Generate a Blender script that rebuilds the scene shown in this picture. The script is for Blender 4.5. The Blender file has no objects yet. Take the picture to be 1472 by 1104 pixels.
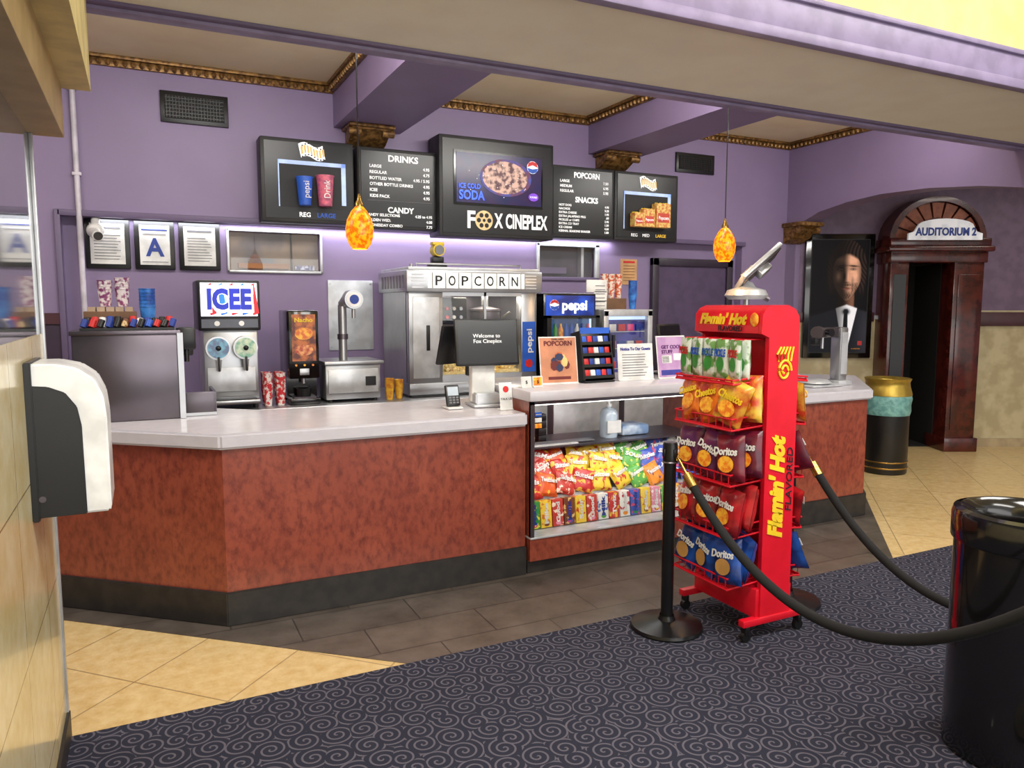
import bpy, bmesh, math, random
import numpy as np
from mathutils import Matrix, Vector
R=random.Random(7)
col0=bpy.context.scene.collection
# ------------------------------------------------------------------ materials
def lin(c):
    return tuple(((v/255)/12.92 if v/255<=.04045 else ((v/255+.055)/1.055)**2.4) for v in c)+(1,)
MC={}
def newmat(n):
    m=bpy.data.materials.new(n); m.use_nodes=True
    return m,m.node_tree,m.node_tree.nodes["Principled BSDF"]
def mth(nt,op,a,b=None,c=None):
    n=nt.nodes.new("ShaderNodeMath"); n.operation=op
    for i,v in enumerate((a,b,c)):
        if v is None: continue
        if isinstance(v,(int,float)): n.inputs[i].default_value=v
        else: nt.links.new(v,n.inputs[i])
    return n.outputs[0]
def mix(nt,f,a,b,typ='MIX'):
    n=nt.nodes.new("ShaderNodeMix"); n.data_type='RGBA'; n.blend_type=typ
    if isinstance(f,(int,float)): n.inputs[0].default_value=f
    else: nt.links.new(f,n.inputs[0])
    for i,v in ((6,a),(7,b)):
        if isinstance(v,tuple): n.inputs[i].default_value=v
        else: nt.links.new(v,n.inputs[i])
    return n.outputs[2]
def pos(nt): return nt.nodes.new("ShaderNodeNewGeometry").outputs['Position']
def noise(nt,vec,scale,detail=3,rough=.5):
    n=nt.nodes.new("ShaderNodeTexNoise"); n.inputs['Scale'].default_value=scale
    n.inputs['Detail'].default_value=detail; n.inputs['Roughness'].default_value=rough
    nt.links.new(vec,n.inputs['Vector']); return n.outputs['Fac']
def ramp(nt,f,a,b):
    n=nt.nodes.new("ShaderNodeMapRange"); n.inputs[1].default_value=a; n.inputs[2].default_value=b
    nt.links.new(f,n.inputs[0]); return n.outputs[0]
def M(name,c,rough=.5,metal=0,emit=0,c2=None,scale=8,lo=.4,hi=.6,coat=0,bump=0):
    if name in MC: return MC[name]
    m,nt,b=newmat(name)
    b.inputs['Roughness'].default_value=rough; b.inputs['Metallic'].default_value=metal
    b.inputs['Coat Weight'].default_value=coat; b.inputs['Coat Roughness'].default_value=.06
    p=pos(nt)
    if c2 is None: c2=tuple(int(v*.9) for v in c)
    f=ramp(nt,noise(nt,p,scale,4),lo,hi)
    cc=mix(nt,f,lin(c),lin(c2)); nt.links.new(cc,b.inputs['Base Color'])
    if emit:
        nt.links.new(cc,b.inputs['Emission Color']); b.inputs['Emission Strength'].default_value=emit
    if bump:
        bp=nt.nodes.new("ShaderNodeBump"); bp.inputs['Strength'].default_value=bump; bp.inputs['Distance'].default_value=.01
        nt.links.new(noise(nt,p,scale*3,3),bp.inputs['Height']); nt.links.new(bp.outputs[0],b.inputs['Normal'])
    MC[name]=m; return m
def tile(name,c1,c2,mort,bw,bh,axes='xy',rot=0,ms=.004,rough=.3,sp=None,offset=0,coat=0):
    m,nt,b=newmat(name); p=pos(nt)
    s=nt.nodes.new("ShaderNodeSeparateXYZ"); nt.links.new(p,s.inputs[0])
    cb=nt.nodes.new("ShaderNodeCombineXYZ"); ix={'x':0,'y':1,'z':2}
    nt.links.new(s.outputs[ix[axes[0]]],cb.inputs[0]); nt.links.new(s.outputs[ix[axes[1]]],cb.inputs[1])
    mp=nt.nodes.new("ShaderNodeMapping"); mp.inputs['Rotation'].default_value=(0,0,rot); mp.inputs['Location'].default_value=(20.1,20.05,0)
    nt.links.new(cb.outputs[0],mp.inputs[0])
    k=nt.nodes.new("ShaderNodeTexBrick"); k.offset=offset; k.squash=1
    k.inputs['Scale'].default_value=1; k.inputs['Brick Width'].default_value=bw; k.inputs['Row Height'].default_value=bh
    k.inputs['Mortar Size'].default_value=ms; k.inputs['Mortar Smooth'].default_value=.1
    k.inputs['Color1'].default_value=lin(c1); k.inputs['Color2'].default_value=lin(c2); k.inputs['Mortar'].default_value=lin(mort)
    nt.links.new(mp.outputs[0],k.inputs['Vector'])
    cc=k.outputs['Color']
    if sp:
        f=ramp(nt,noise(nt,p,sp[0],6,.65),sp[1],sp[2]); cc=mix(nt,f,cc,lin(sp[3]),'MULTIPLY')
    nt.links.new(cc,b.inputs['Base Color']); b.inputs['Roughness'].default_value=rough
    b.inputs['Coat Weight'].default_value=coat; b.inputs['Coat Roughness'].default_value=.05
    MC[name]=m; return m
def carpet_mat():
    m,nt,b=newmat("carpet_swirl"); p=pos(nt)
    vo=nt.nodes.new("ShaderNodeTexVoronoi"); vo.voronoi_dimensions='2D'; vo.inputs['Scale'].default_value=9.2; vo.inputs['Randomness'].default_value=.6
    nt.links.new(p,vo.inputs['Vector'])
    sc=nt.nodes.new("ShaderNodeVectorMath"); sc.operation='SUBTRACT'
    nt.links.new(p,sc.inputs[0]); nt.links.new(vo.outputs['Position'],sc.inputs[1])
    s=nt.nodes.new("ShaderNodeSeparateXYZ"); nt.links.new(sc.outputs[0],s.inputs[0])
    x,y=s.outputs[0],s.outputs[1]
    r=mth(nt,'SQRT',mth(nt,'ADD',mth(nt,'MULTIPLY',x,x),mth(nt,'MULTIPLY',y,y)))
    th=mth(nt,'DIVIDE',mth(nt,'ARCTAN2',y,x),2*math.pi)
    cs=nt.nodes.new("ShaderNodeSeparateXYZ"); nt.links.new(vo.outputs['Color'],cs.inputs[0])
    sg=mth(nt,'SUBTRACT',mth(nt,'MULTIPLY',mth(nt,'GREATER_THAN',cs.outputs[0],.5),2),1)
    ph=mth(nt,'ADD',mth(nt,'ADD',mth(nt,'DIVIDE',r,.0285),mth(nt,'MULTIPLY',sg,th)),cs.outputs[1])
    frc=mth(nt,'ABSOLUTE',mth(nt,'SUBTRACT',mth(nt,'FRACT',ph),.5))
    line=mth(nt,'LESS_THAN',frc,.14)
    fib=noise(nt,p,600,2)
    base=mix(nt,line,lin((54,55,70)),lin((108,105,118)))
    cc=mix(nt,ramp(nt,fib,.3,.7),base,lin((160,160,160)),'MULTIPLY')
    nt.links.new(cc,b.inputs['Base Color']); b.inputs['Roughness'].default_value=.95
    b.inputs['Specular IOR Level'].default_value=.1
    return m
def glass_mat(name,tint=(255,255,255),g=.08,rough=.02):
    m=bpy.data.materials.new(name); m.use_nodes=True; nt=m.node_tree; nt.nodes.clear()
    o=nt.nodes.new("ShaderNodeOutputMaterial"); t=nt.nodes.new("ShaderNodeBsdfTransparent"); gl=nt.nodes.new("ShaderNodeBsdfGlossy")
    t.inputs[0].default_value=lin(tint); gl.inputs['Roughness'].default_value=rough
    frn=nt.nodes.new("ShaderNodeLayerWeight"); frn.inputs[0].default_value=.15
    f=mth(nt,'ADD',frn.outputs['Fresnel'],g-.04)
    mx=nt.nodes.new("ShaderNodeMixShader"); nt.links.new(f,mx.inputs[0]); nt.links.new(t.outputs[0],mx.inputs[1]); nt.links.new(gl.outputs[0],mx.inputs[2])
    nt.links.new(mx.outputs[0],o.inputs[0]); MC[name]=m; return m

purple=M("paint_purple",(136,119,155),.5,c2=(132,115,150),scale=2)
purpleD=M("paint_purple_dark",(106,91,124),.5,c2=(100,87,118),scale=2)
purpleT=M("paint_purple_trim",(140,127,160),.45)
beige=M("paint_beige",(230,227,206),.6,c2=(226,221,200),scale=3)
tan=M("ceiling_tan",(230,215,178),.7,c2=(224,207,168),scale=2)
yellow=M("wall_sponge_yellow",(214,202,142),.6,c2=(202,188,124),scale=5,lo=.35,hi=.65)
gold=M("gold_leaf",(150,112,62),.45,.45,c2=(92,64,32),scale=30)
black=M("black_plastic",(20,20,22),.35)
blackG=M("black_gloss",(14,13,14),.16,coat=.5)
blackM=M("black_speckled",(30,30,31),.5,c2=(44,44,46),scale=160,lo=.5,hi=.62)
rubber=M("black_base",(32,30,29),.5,c2=(44,40,37),scale=12)
steel=M("stainless_steel",(186,187,190),.3,.85,c2=(172,173,176),scale=3)
steelD=M("steel_dark",(112,104,112),.3,.8,c2=(98,92,98),scale=2)
steelL=M("steel_light",(208,210,214),.35,.5)
white=M("white_plastic",(236,236,234),.3)
paper=M("paper_white",(230,230,228),.7)
greyp=M("grey_print",(120,120,125),.7)
ink=M("ink_black",(25,25,28),.6)
navy=M("ink_blue",(30,60,150),.5)
red=M("rack_red",(214,18,42),.35,c2=(204,14,36))
brass=M("brass",(190,150,80),.25,.9)
stone=M("counter_top_stone",(200,196,203),.25,c2=(196,192,199),scale=14,coat=.2)
velvet=M("black_velvet",(20,20,23),.9)
orange=M("print_orange",(232,120,30),.4,c2=(250,190,60),scale=45)
yell=M("print_yellow",(250,212,40),.45)
redp=M("print_red",(205,35,35),.4)
bluep=M("print_blue",(30,90,200),.4)
green=M("print_green",(60,150,60),.4)
pink=M("print_pink",(225,80,140),.4)
glass=glass_mat("clear_glass")
mahog=M("mahogany_dark",(82,28,22),.25,c2=(56,18,16),scale=9,coat=.3)
oxb=M("oxblood",(72,34,44),.4)
brick=M("portal_orange",(150,82,52),.5,c2=(128,66,42),scale=20)
def wood():
    m,nt,b=newmat("counter_laminate"); p=pos(nt)
    mp=nt.nodes.new("ShaderNodeMapping"); mp.inputs['Scale'].default_value=(1,1,.6); nt.links.new(p,mp.inputs[0])
    f1=ramp(nt,noise(nt,mp.outputs[0],30,7,.62),.42,.68)
    f2=ramp(nt,noise(nt,mp.outputs[0],3.5,3),.3,.7)
    a=mix(nt,f2,lin((152,76,55)),lin((136,63,46))); c=mix(nt,f1,a,lin((108,46,36)))
    nt.links.new(c,b.inputs['Base Color']); b.inputs['Roughness'].default_value=.3; b.inputs['Coat Weight'].default_value=.3; b.inputs['Coat Roughness'].default_value=.15
    return m
lam=wood()
floorM=tile("floor_cream_tile",(216,192,144),(208,184,136),(160,138,100),.5,.5,'xy',math.radians(45),.004,.28,(16,.35,.75,(226,210,178)))
borderM=tile("floor_slate_tile",(104,95,88),(86,78,73),(60,55,52),.61,.3,'xy',0,.004,.36,(5,.3,.7,(185,182,178)),offset=.5)
marbleM=tile("marble_cream",(236,224,184),(230,216,174),(160,142,102),.5,.46,'yz',0,.003,.2,(7,.35,.7,(232,220,184)),coat=.3)
darktile=tile("dark_wall_tile",(92,94,92),(80,82,82),(54,56,56),.15,.15,'yz',0,.004,.08,coat=.8)
carp=carpet_mat()

# ------------------------------------------------------------------ builder
def fr(o,r,u):
    r=Vector(r).normalized(); u=Vector(u).normalized(); n=r.cross(u)
    m=Matrix.Identity(4)
    for i in range(3): m[i][0]=r[i]; m[i][1]=u[i]; m[i][2]=n[i]; m[i][3]=o[i]
    return m
class B:
    def __init__(s,name,Mx=None):
        s.name=name; s.bm=bmesh.new(); s.mats=[]; s.M=Mx or Matrix.Identity(4)
    def add(s,t,mat,smooth=False,X=None):
        if mat not in s.mats: s.mats.append(mat)
        i=s.mats.index(mat)
        for f in t.faces: f.material_index=i; f.smooth=smooth
        t.transform(s.M@X if X else s.M)
        me=bpy.data.meshes.new("tmp"); t.to_mesh(me); t.free(); s.bm.from_mesh(me); bpy.data.meshes.remove(me)
    def box(s,x0,x1,y0,y1,z0,z1,mat,bev=0,X=None,seg=2):
        t=bmesh.new()
        bmesh.ops.create_cube(t,size=1,matrix=Matrix.Translation(((x0+x1)/2,(y0+y1)/2,(z0+z1)/2))@Matrix.Diagonal((abs(x1-x0),abs(y1-y0),abs(z1-z0),1)))
        if bev: bmesh.ops.bevel(t,geom=t.edges[:],offset=bev,segments=seg,affect='EDGES',profile=.5)
        s.add(t,mat,bool(bev),X)
    def cyl(s,a,b,r0,r1=None,mat=None,n=20,cap=True):
        a=Vector(a); b=Vector(b); d=b-a; r1=r0 if r1 is None else r1
        t=bmesh.new(); bmesh.ops.create_cone(t,cap_ends=cap,segments=n,radius1=r0,radius2=r1,depth=d.length)
        X=Matrix.Translation((a+b)/2)@d.to_track_quat('Z','Y').to_matrix().to_4x4()
        s.add(t,mat,True,X)
    def sph(s,c,r,mat,sc=(1,1,1),u=16,v=10):
        t=bmesh.new(); bmesh.ops.create_uvsphere(t,u_segments=u,v_segments=v,radius=r)
        s.add(t,mat,True,Matrix.Translation(c)@Matrix.Diagonal((*sc,1)))
    def lathe(s,c,prof,mat,n=28):
        t=bmesh.new(); rings=[]
        for r,z in prof:
            rings.append([t.verts.new((c[0]+r*math.cos(2*math.pi*i/n),c[1]+r*math.sin(2*math.pi*i/n),c[2]+z)) for i in range(n)])
        for a,b in zip(rings,rings[1:]):
            for i in range(n):
                t.faces.new((a[i],a[(i+1)%n],b[(i+1)%n],b[i]))
        bmesh.ops.remove_doubles(t,verts=t.verts,dist=1e-5)
        s.add(t,mat,True)
    def prism(s,pts,z0,z1,mat,bev=0,X=None):
        t=bmesh.new(); f=t.faces.new([t.verts.new((p[0],p[1],z0)) for p in pts])
        e=bmesh.ops.extrude_face_region(t,geom=[f]); vs=[v for v in e['geom'] if isinstance(v,bmesh.types.BMVert)]
        for v in vs: v.co.z=z1
        bmesh.ops.recalc_face_normals(t,faces=t.faces[:])
        if bev: bmesh.ops.bevel(t,geom=t.edges[:],offset=bev,segments=2,affect='EDGES')
        s.add(t,mat,False,X)
    def vprism(s,pts,y0,y1,mat,bev=0):   # pts are (x,z), extruded along y
        s.prism([(p[0],p[1]) for p in pts],-y0,-y1,mat,bev,fr((0,0,0),(1,0,0),(0,0,1)))
    def xprism(s,pts,x0,x1,mat,bev=0):   # pts are (y,z), extruded along x
        s.prism(pts,x0,x1,mat,bev,fr((0,0,0),(0,1,0),(0,0,1)))
    def poly(s,pts,y,mat):
        t=bmesh.new(); t.faces.new([t.verts.new((p[0],y,p[1])) for p in pts]); s.add(t,mat)
    def ell(s,x,z,rx,rz,y,mat,n=28): s.poly([(x+rx*math.cos(2*math.pi*i/n),z+rz*math.sin(2*math.pi*i/n)) for i in range(n)],y,mat)
    def tube(s,pts,r,mat,n=10):
        pts=[Vector(p) for p in pts]; t=bmesh.new(); rings=[]; up=Vector((0,0,1))
        for i,p in enumerate(pts):
            d=(pts[min(i+1,len(pts)-1)]-pts[max(i-1,0)]).normalized()
            a=d.cross(up)
            if a.length<.01: a=d.cross(Vector((1,0,0)))
            a.normalize(); b=d.cross(a)
            rings.append([t.verts.new(p+r*(math.cos(2*math.pi*k/n)*a+math.sin(2*math.pi*k/n)*b)) for k in range(n)])
        for a,b in zip(rings,rings[1:]):
            for k in range(n): t.faces.new((a[k],a[(k+1)%n],b[(k+1)%n],b[k]))
        t.faces.new(rings[0]); t.faces.new(rings[-1][::-1]); s.add(t,mat,True)
    def text(s,body,o,h,mat,w=None,al='c',right=(1,0,0),up=(0,0,1),ex=.0008,bold=0,shear=0):
        c=bpy.data.curves.new("t",'FONT'); c.body=body; c.extrude=ex/h; c.offset=bold; c.shear=shear; c.resolution_u=3
        ob=bpy.data.objects.new("t",c); col0.objects.link(ob); bpy.context.view_layer.update()
        dg=bpy.context.evaluated_depsgraph_get(); me=bpy.data.meshes.new_from_object(ob.evaluated_get(dg))
        t=bmesh.new(); t.from_mesh(me); bpy.data.objects.remove(ob); bpy.data.curves.remove(c); bpy.data.meshes.remove(me)
        if not t.verts: t.free(); return
        xs=[v.co.x for v in t.verts]; x0,x1=min(xs),max(xs)
        k=h/.7; kx=k if w is None else w/(x1-x0)
        off={'c':(x0+x1)/2,'l':x0,'r':x1}[al]
        s.add(t,mat,False,fr(o,right,up)@Matrix.Diagonal((kx,k,k if k<1 else 1,1))@Matrix.Translation((-off,-.35,0)))
    def pillow(s,c,w,h,t_,mat,rz=0,tilt=0,ry=0,label=None,lm=None,lh=.025,band=None,base=Matrix.Identity(4)):
        X=Matrix.Translation(c)@base@Matrix.Rotation(rz,4,'Z')@Matrix.Rotation(tilt,4,'X')@Matrix.Rotation(ry,4,'Y')
        t=bmesh.new(); n=13; sd=R.random()*10
        def d(u,v):
            e=max(0,(1-u**4))**.6*max(0,(1-v**4))**.5
            return t_/2*e*(1+.12*math.sin(5*u+sd)*math.cos(6*v+sd*2)+.07*math.sin(13*v+4*u+sd)*abs(v))+.001
        for sg in (-1,1):
            g=[[t.verts.new(((u*w/2)*(1-.06*(1-v*v)),sg*d(u,v),v*h/2)) for u in [i*2/(n-1)-1 for i in range(n)]] for v in [j*2/(n-1)-1 for j in range(n)]]
            for j in range(n-1):
                for i in range(n-1):
                    q=(g[j][i],g[j][i+1],g[j+1][i+1],g[j+1][i])
                    t.faces.new(q if sg<0 else q[::-1])
        s.add(t,mat,True,X)
        old=s.M; s.M=s.M@X
        if band: s.ell(0,-.12*h,w*.28,h*.18,-t_/2*1.13-.002,band,16)
        if label: s.text(label,(0,-t_/2*1.13-.004,.16*h),lh,lm or white,w=w*.82,bold=.03,shear=.15)
        s.M=old
    def done(s):
        me=bpy.data.meshes.new(s.name)
        vs=s.bm.verts; xs=[v.co.x for v in vs]; ys=[v.co.y for v in vs]; zs=[v.co.z for v in vs]
        o=Vector(((min(xs)+max(xs))/2,(min(ys)+max(ys))/2,min(zs)))
        bmesh.ops.translate(s.bm,verts=s.bm.verts[:],vec=-o)
        s.bm.to_mesh(me); s.bm.free()
        for m in s.mats: me.materials.append(m)
        me.set_sharp_from_angle(angle=math.radians(38))
        ob=bpy.data.objects.new(s.name,me); ob.location=o; col0.objects.link(ob); return ob
DW=Matrix(((.898,.44,0,8.15),(-.44,.898,0,5.75),(0,0,1,0),(0,0,0,1)))  # frame of the angled door wall

# ------------------------------------------------------------------ room shell
b=B("floor"); b.box(-4,12,-4,9,-.1,0,floorM); b.done()
b=B("carpet"); b.box(-.33,9,-4,3.2,0,.005,carp); b.done()
b=B("floor_border_tile"); b.prism([(-.95,4.9),(1.03,3.205),(4.36,3.205),(6.3,5.1),(5.9,5.6),(4.7,4.9),(-.1,5.6)],0,.003,borderM); b.done()
b=B("wall_back")
b.box(-3,6.75,6.40,6.75,2.32,3.5,purple)
b.box(-3,-.5,6.40,6.75,0,2.32,purple)
b.box(-.5,.65,6.5,6.75,0,2.32,purple); b.box(.65,1.37,6.5,6.75,0,1.94,purple); b.box(.65,1.37,6.5,6.75,2.25,2.32,purple)
b.box(1.37,3.46,6.5,6.75,0,2.32,purple); b.box(3.46,4.13,6.5,6.75,0,1.93,purple); b.box(3.46,4.13,6.5,6.75,2.24,2.32,purple)
b.box(4.13,6.75,6.5,6.75,0,2.32,purple)
b.box(5.95,6.75,6.4,6.5,0,2.32,purple)
b.done()
b=B("trim_ledge"); b.box(-.52,5.97,6.36,6.42,2.30,2.345,purpleD,.006); b.box(-.54,-.5,6.36,6.42,1.0,2.345,purpleD,.006); b.done()
b=B("trim_wainscot"); b.box(-3,-.54,6.37,6.40,1.52,1.6,oxb); b.box(-3,-.54,6.385,6.40,0,1.52,M("plum",(60,44,66),.5)); b.done()
b=B("wall_left")
b.box(-.7,-.33,-4,3.22,0,1.55,marbleM); b.box(-.7,-.335,-4,3.215,1.55,2.3,darktile); b.box(-.7,-.33,-4,3.22,2.26,4.6,yellow); b.done()
b=B("trim_corner_left"); b.box(-.335,-.322,3.205,3.228,.1,2.26,steelL,.002); b.done()
b=B("baseboard_left"); b.box(-.33,-.318,-4,3.22,0,.1,rubber); b.done()
b=B("trim_cornice_left"); cm=M("cornice_tan",(186,160,104),.5,c2=(172,146,92)); cy=M("cornice_cream",(222,202,136),.5)
b.box(-.69,-.226,-4,3.25,2.26,2.45,cm,.004); b.box(-.69,-.134,-4,3.27,2.44,4.5,cy); b.done()
b=B("wall_far_left"); b.box(-3.2,-3,-4,6.75,0,4.6,purple); b.done()
b=B("ceiling"); b.box(-3,6.75,3.9,6.5,3.46,3.6,tan); b.done()
b=B("ceiling_lobby"); b.box(-3,12,-4,2.8,4.6,4.7,tan); b.done()
b=B("ceiling_hall"); b.box(6.9,12,-4,9,3.05,3.15,tan); b.done()
b=B("trim_crown")
def crown(p0,p1,inn):
    p0=Vector(p0); p1=Vector(p1); d=(p1-p0); L=d.length; d.normalize(); inn=Vector(inn)
    a=p0; c=p1+inn*.06
    b.box(min(a.x,c.x),max(a.x,c.x),min(a.y,c.y),max(a.y,c.y),3.435,3.46,gold,.004)
    c=p1+inn*.03
    b.box(min(a.x,c.x),max(a.x,c.x),min(a.y,c.y),max(a.y,c.y),3.385,3.435,gold,.004)
    n=int(L/.055)
    for i in range(n):
        q=p0+d*((i+.5)*L/n)+inn*.036
        b.sph((q.x,q.y,3.41),.02,gold,(1,1,1.2),6,4)
for x0,x1 in ((-1.5,1.49),(2.06,3.96),(4.5,6.6)):
    crown((x0,6.4,0),(x1,6.4,0),(0,-1,0)); crown((x1,3.95,0),(x1,6.33,0),(-1,0,0))
    if x0>0: crown((x0,3.95,0),(x0,6.33,0),(1,0,0))
b.done()
for n,(x0,x1) in enumerate(((1.49,2.06),(3.96,4.5))):
    b=B("ceiling_beam"); b.box(x0,x1,3.9,6.4,3.12,3.47,purple); b.done()
    b=B("beam_bracket"); xc=(x0+x1)/2-.03
    b.xprism([(6.4,3.12),(6.14,3.12),(6.14,3.08),(6.19,3.065),(6.22,3.03),(6.3,2.99),(6.4,2.965)],xc-.16,xc+.16,gold,.006)
    b.box(xc-.19,xc+.19,6.11,6.4,3.09,3.118,gold,.008)
    for k in (-1,1): b.cyl((xc+k*.14-.05,6.17,3.06),(xc+k*.14+.05,6.17,3.06),.032,mat=gold)
    for k in range(5): b.cyl((xc-.12+k*.06,6.19,3.08),(xc-.1+k*.05,6.36,2.985),.018,.012,gold,8)
    b.done()
b=B("beam_front_soffit")
b.box(-3,12,2.86,3.9,2.965,3.6,beige)
b.box(-3,12,3.86,3.94,2.935,3.0,purpleT,.006); b.box(-3,12,3.9,3.95,2.99,3.6,purpleT); b.box(-3,12,3.82,3.865,2.95,2.99,purpleD,.006)
b.box(-3,12,2.84,2.90,2.945,3.0,purpleT,.008); b.box(-3,12,2.85,2.9,2.99,3.15,purpleT,.008); b.box(-3,12,2.83,2.9,3.135,3.165,purpleT,.008)
b.box(-3,12,2.86,3.2,3.16,4.6,yellow); b.done()
b=B("wall_right_arch")
pts=[(6.5,3.5),(6.5,0),(6.4,0),(6.4,2.42),(6.3,2.50),(6.16,2.58),(5.95,2.66),(5.6,2.72),(5.2,2.75),(4.7,2.74),(4.2,2.69),(3.8,2.62),(3.5,2.5),(3.5,3.5)]
b.xprism(pts,6.6,6.85,purple); b.done()
b=B("arch_bracket")
b.xprism([(6.4,2.58),(6.12,2.58),(6.12,2.53),(6.2,2.5),(6.24,2.42),(6.34,2.37),(6.4,2.35)],6.55,6.82,gold,.006)
b.box(6.52,6.85,6.09,6.4,2.53,2.575,gold,.008)
for k in range(5): b.cyl((6.58+k*.05,6.17,2.5),(6.6+k*.045,6.36,2.37),.022,.012,gold,8)
for k in (6.56,6.8): b.cyl((k-.03,6.16,2.49),(k+.03,6.16,2.49),.04,mat=gold)
b.done()
b=B("wall_hall",DW)
hp=M("hall_purple",(112,92,118),.5); hc=M("hall_cream",(186,174,140),.4,c2=(166,152,118),scale=6)
b.box(-1.75,-.5,0,.2,1.55,3.1,hp); b.box(-1.75,-.5,0,.2,0,1.5,hc); b.box(.46,3.6,0,.2,1.6,3.1,hp); b.box(.46,3.6,0,.2,0,1.6,hc)
b.box(-.5,.46,0,.2,2.2,3.1,hp); b.done()
b=B("trim_hall_rail",DW); b.box(-1.75,-.6,-.03,0,1.47,1.58,oxb,.006); b.box(.5,3.6,-.03,0,1.42,1.58,oxb,.006); b.done()
b=B("baseboard_hall",DW); b.box(.52,3.6,-.025,0,0,.1,M("base_marble",(170,152,120),.3)); b.done()
b=B("wall_corridor_right"); b.box(11.5,11.7,-2,6,0,3.1,purple); b.done()

# ------------------------------------------------------------------ door portal
b=B("auditorium_doorway",DW@Matrix.Translation((-.125,0,0))@Matrix.Diagonal((.9,1,1,1)))
b.box(-.5,-.27,-.3,.1,0,2.16,mahog,.01); b.box(.29,.66,-.3,.1,0,2.16,mahog,.01)
b.box(-.53,-.25,-.33,.1,0,.16,mahog,.01); b.box(.27,.69,-.33,.1,0,.16,mahog,.01)
b.box(-.46,-.31,-.315,-.3,.25,2.0,blackG); b.box(.34,.61,-.315,-.3,.25,2.0,mahog,.005)
b.box(-.52,.68,-.33,.1,2.13,2.26,mahog,.01); b.box(-.57,.73,-.38,.1,2.25,2.31,mahog,.015); b.box(-.54,.70,-.35,.1,2.31,2.4,mahog,.01)
dk=M("doorway_darkness",(9,8,9),.9)  # black lining paints in the darkness of the door opening
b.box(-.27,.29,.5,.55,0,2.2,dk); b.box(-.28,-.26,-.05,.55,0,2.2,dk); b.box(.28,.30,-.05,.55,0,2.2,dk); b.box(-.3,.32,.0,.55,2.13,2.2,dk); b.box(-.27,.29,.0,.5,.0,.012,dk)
cx=.08; zc=2.38
def arc(r0,r1,a0,a1,y0,y1,mat,n=3,sz=.9):
    p=[]
    for i in range(n+1):
        a=a0+(a1-a0)*i/n; p.append((cx+r1*math.cos(a),zc+r1*sz*math.sin(a)))
    for i in range(n+1):
        a=a1+(a0-a1)*i/n; p.append((cx+r0*math.cos(a),zc+r0*sz*math.sin(a)))
    b.vprism(p,y0,y1,mat)
arc(.0,.54,0.001,math.pi-.001,-.2,.05,oxb,20,.8)
for i in range(9):
    a0=math.pi*i/9+.03; a1=math.pi*(i+1)/9-.03
    arc(.3,.52,a0,a1,-.24,-.2,brick,3,.8)
arc(.53,.60,0.001,math.pi-.001,-.28,.05,mahog,20,.8)
arc(.24,.28,0.001,math.pi-.001,-.24,-.2,mahog,16)
pl=[(-.37,2.37),(.53,2.37),(.53,2.44),(.46,2.46),(.42,2.52)]+[(cx+.34*math.cos(math.pi*t/10),2.52+.08*math.sin(math.pi*t/10)) for t in range(0,11)]+[(-.26,2.52),(-.30,2.46),(-.37,2.44)]
b.vprism(pl,-.42,-.39,M("plaque_white",(236,240,248),.4,emit=.2))
b.text("AUDITORIUM 2",(cx,-.423,2.46),.08,navy,w=.74,bold=.04)
b.done()

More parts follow.
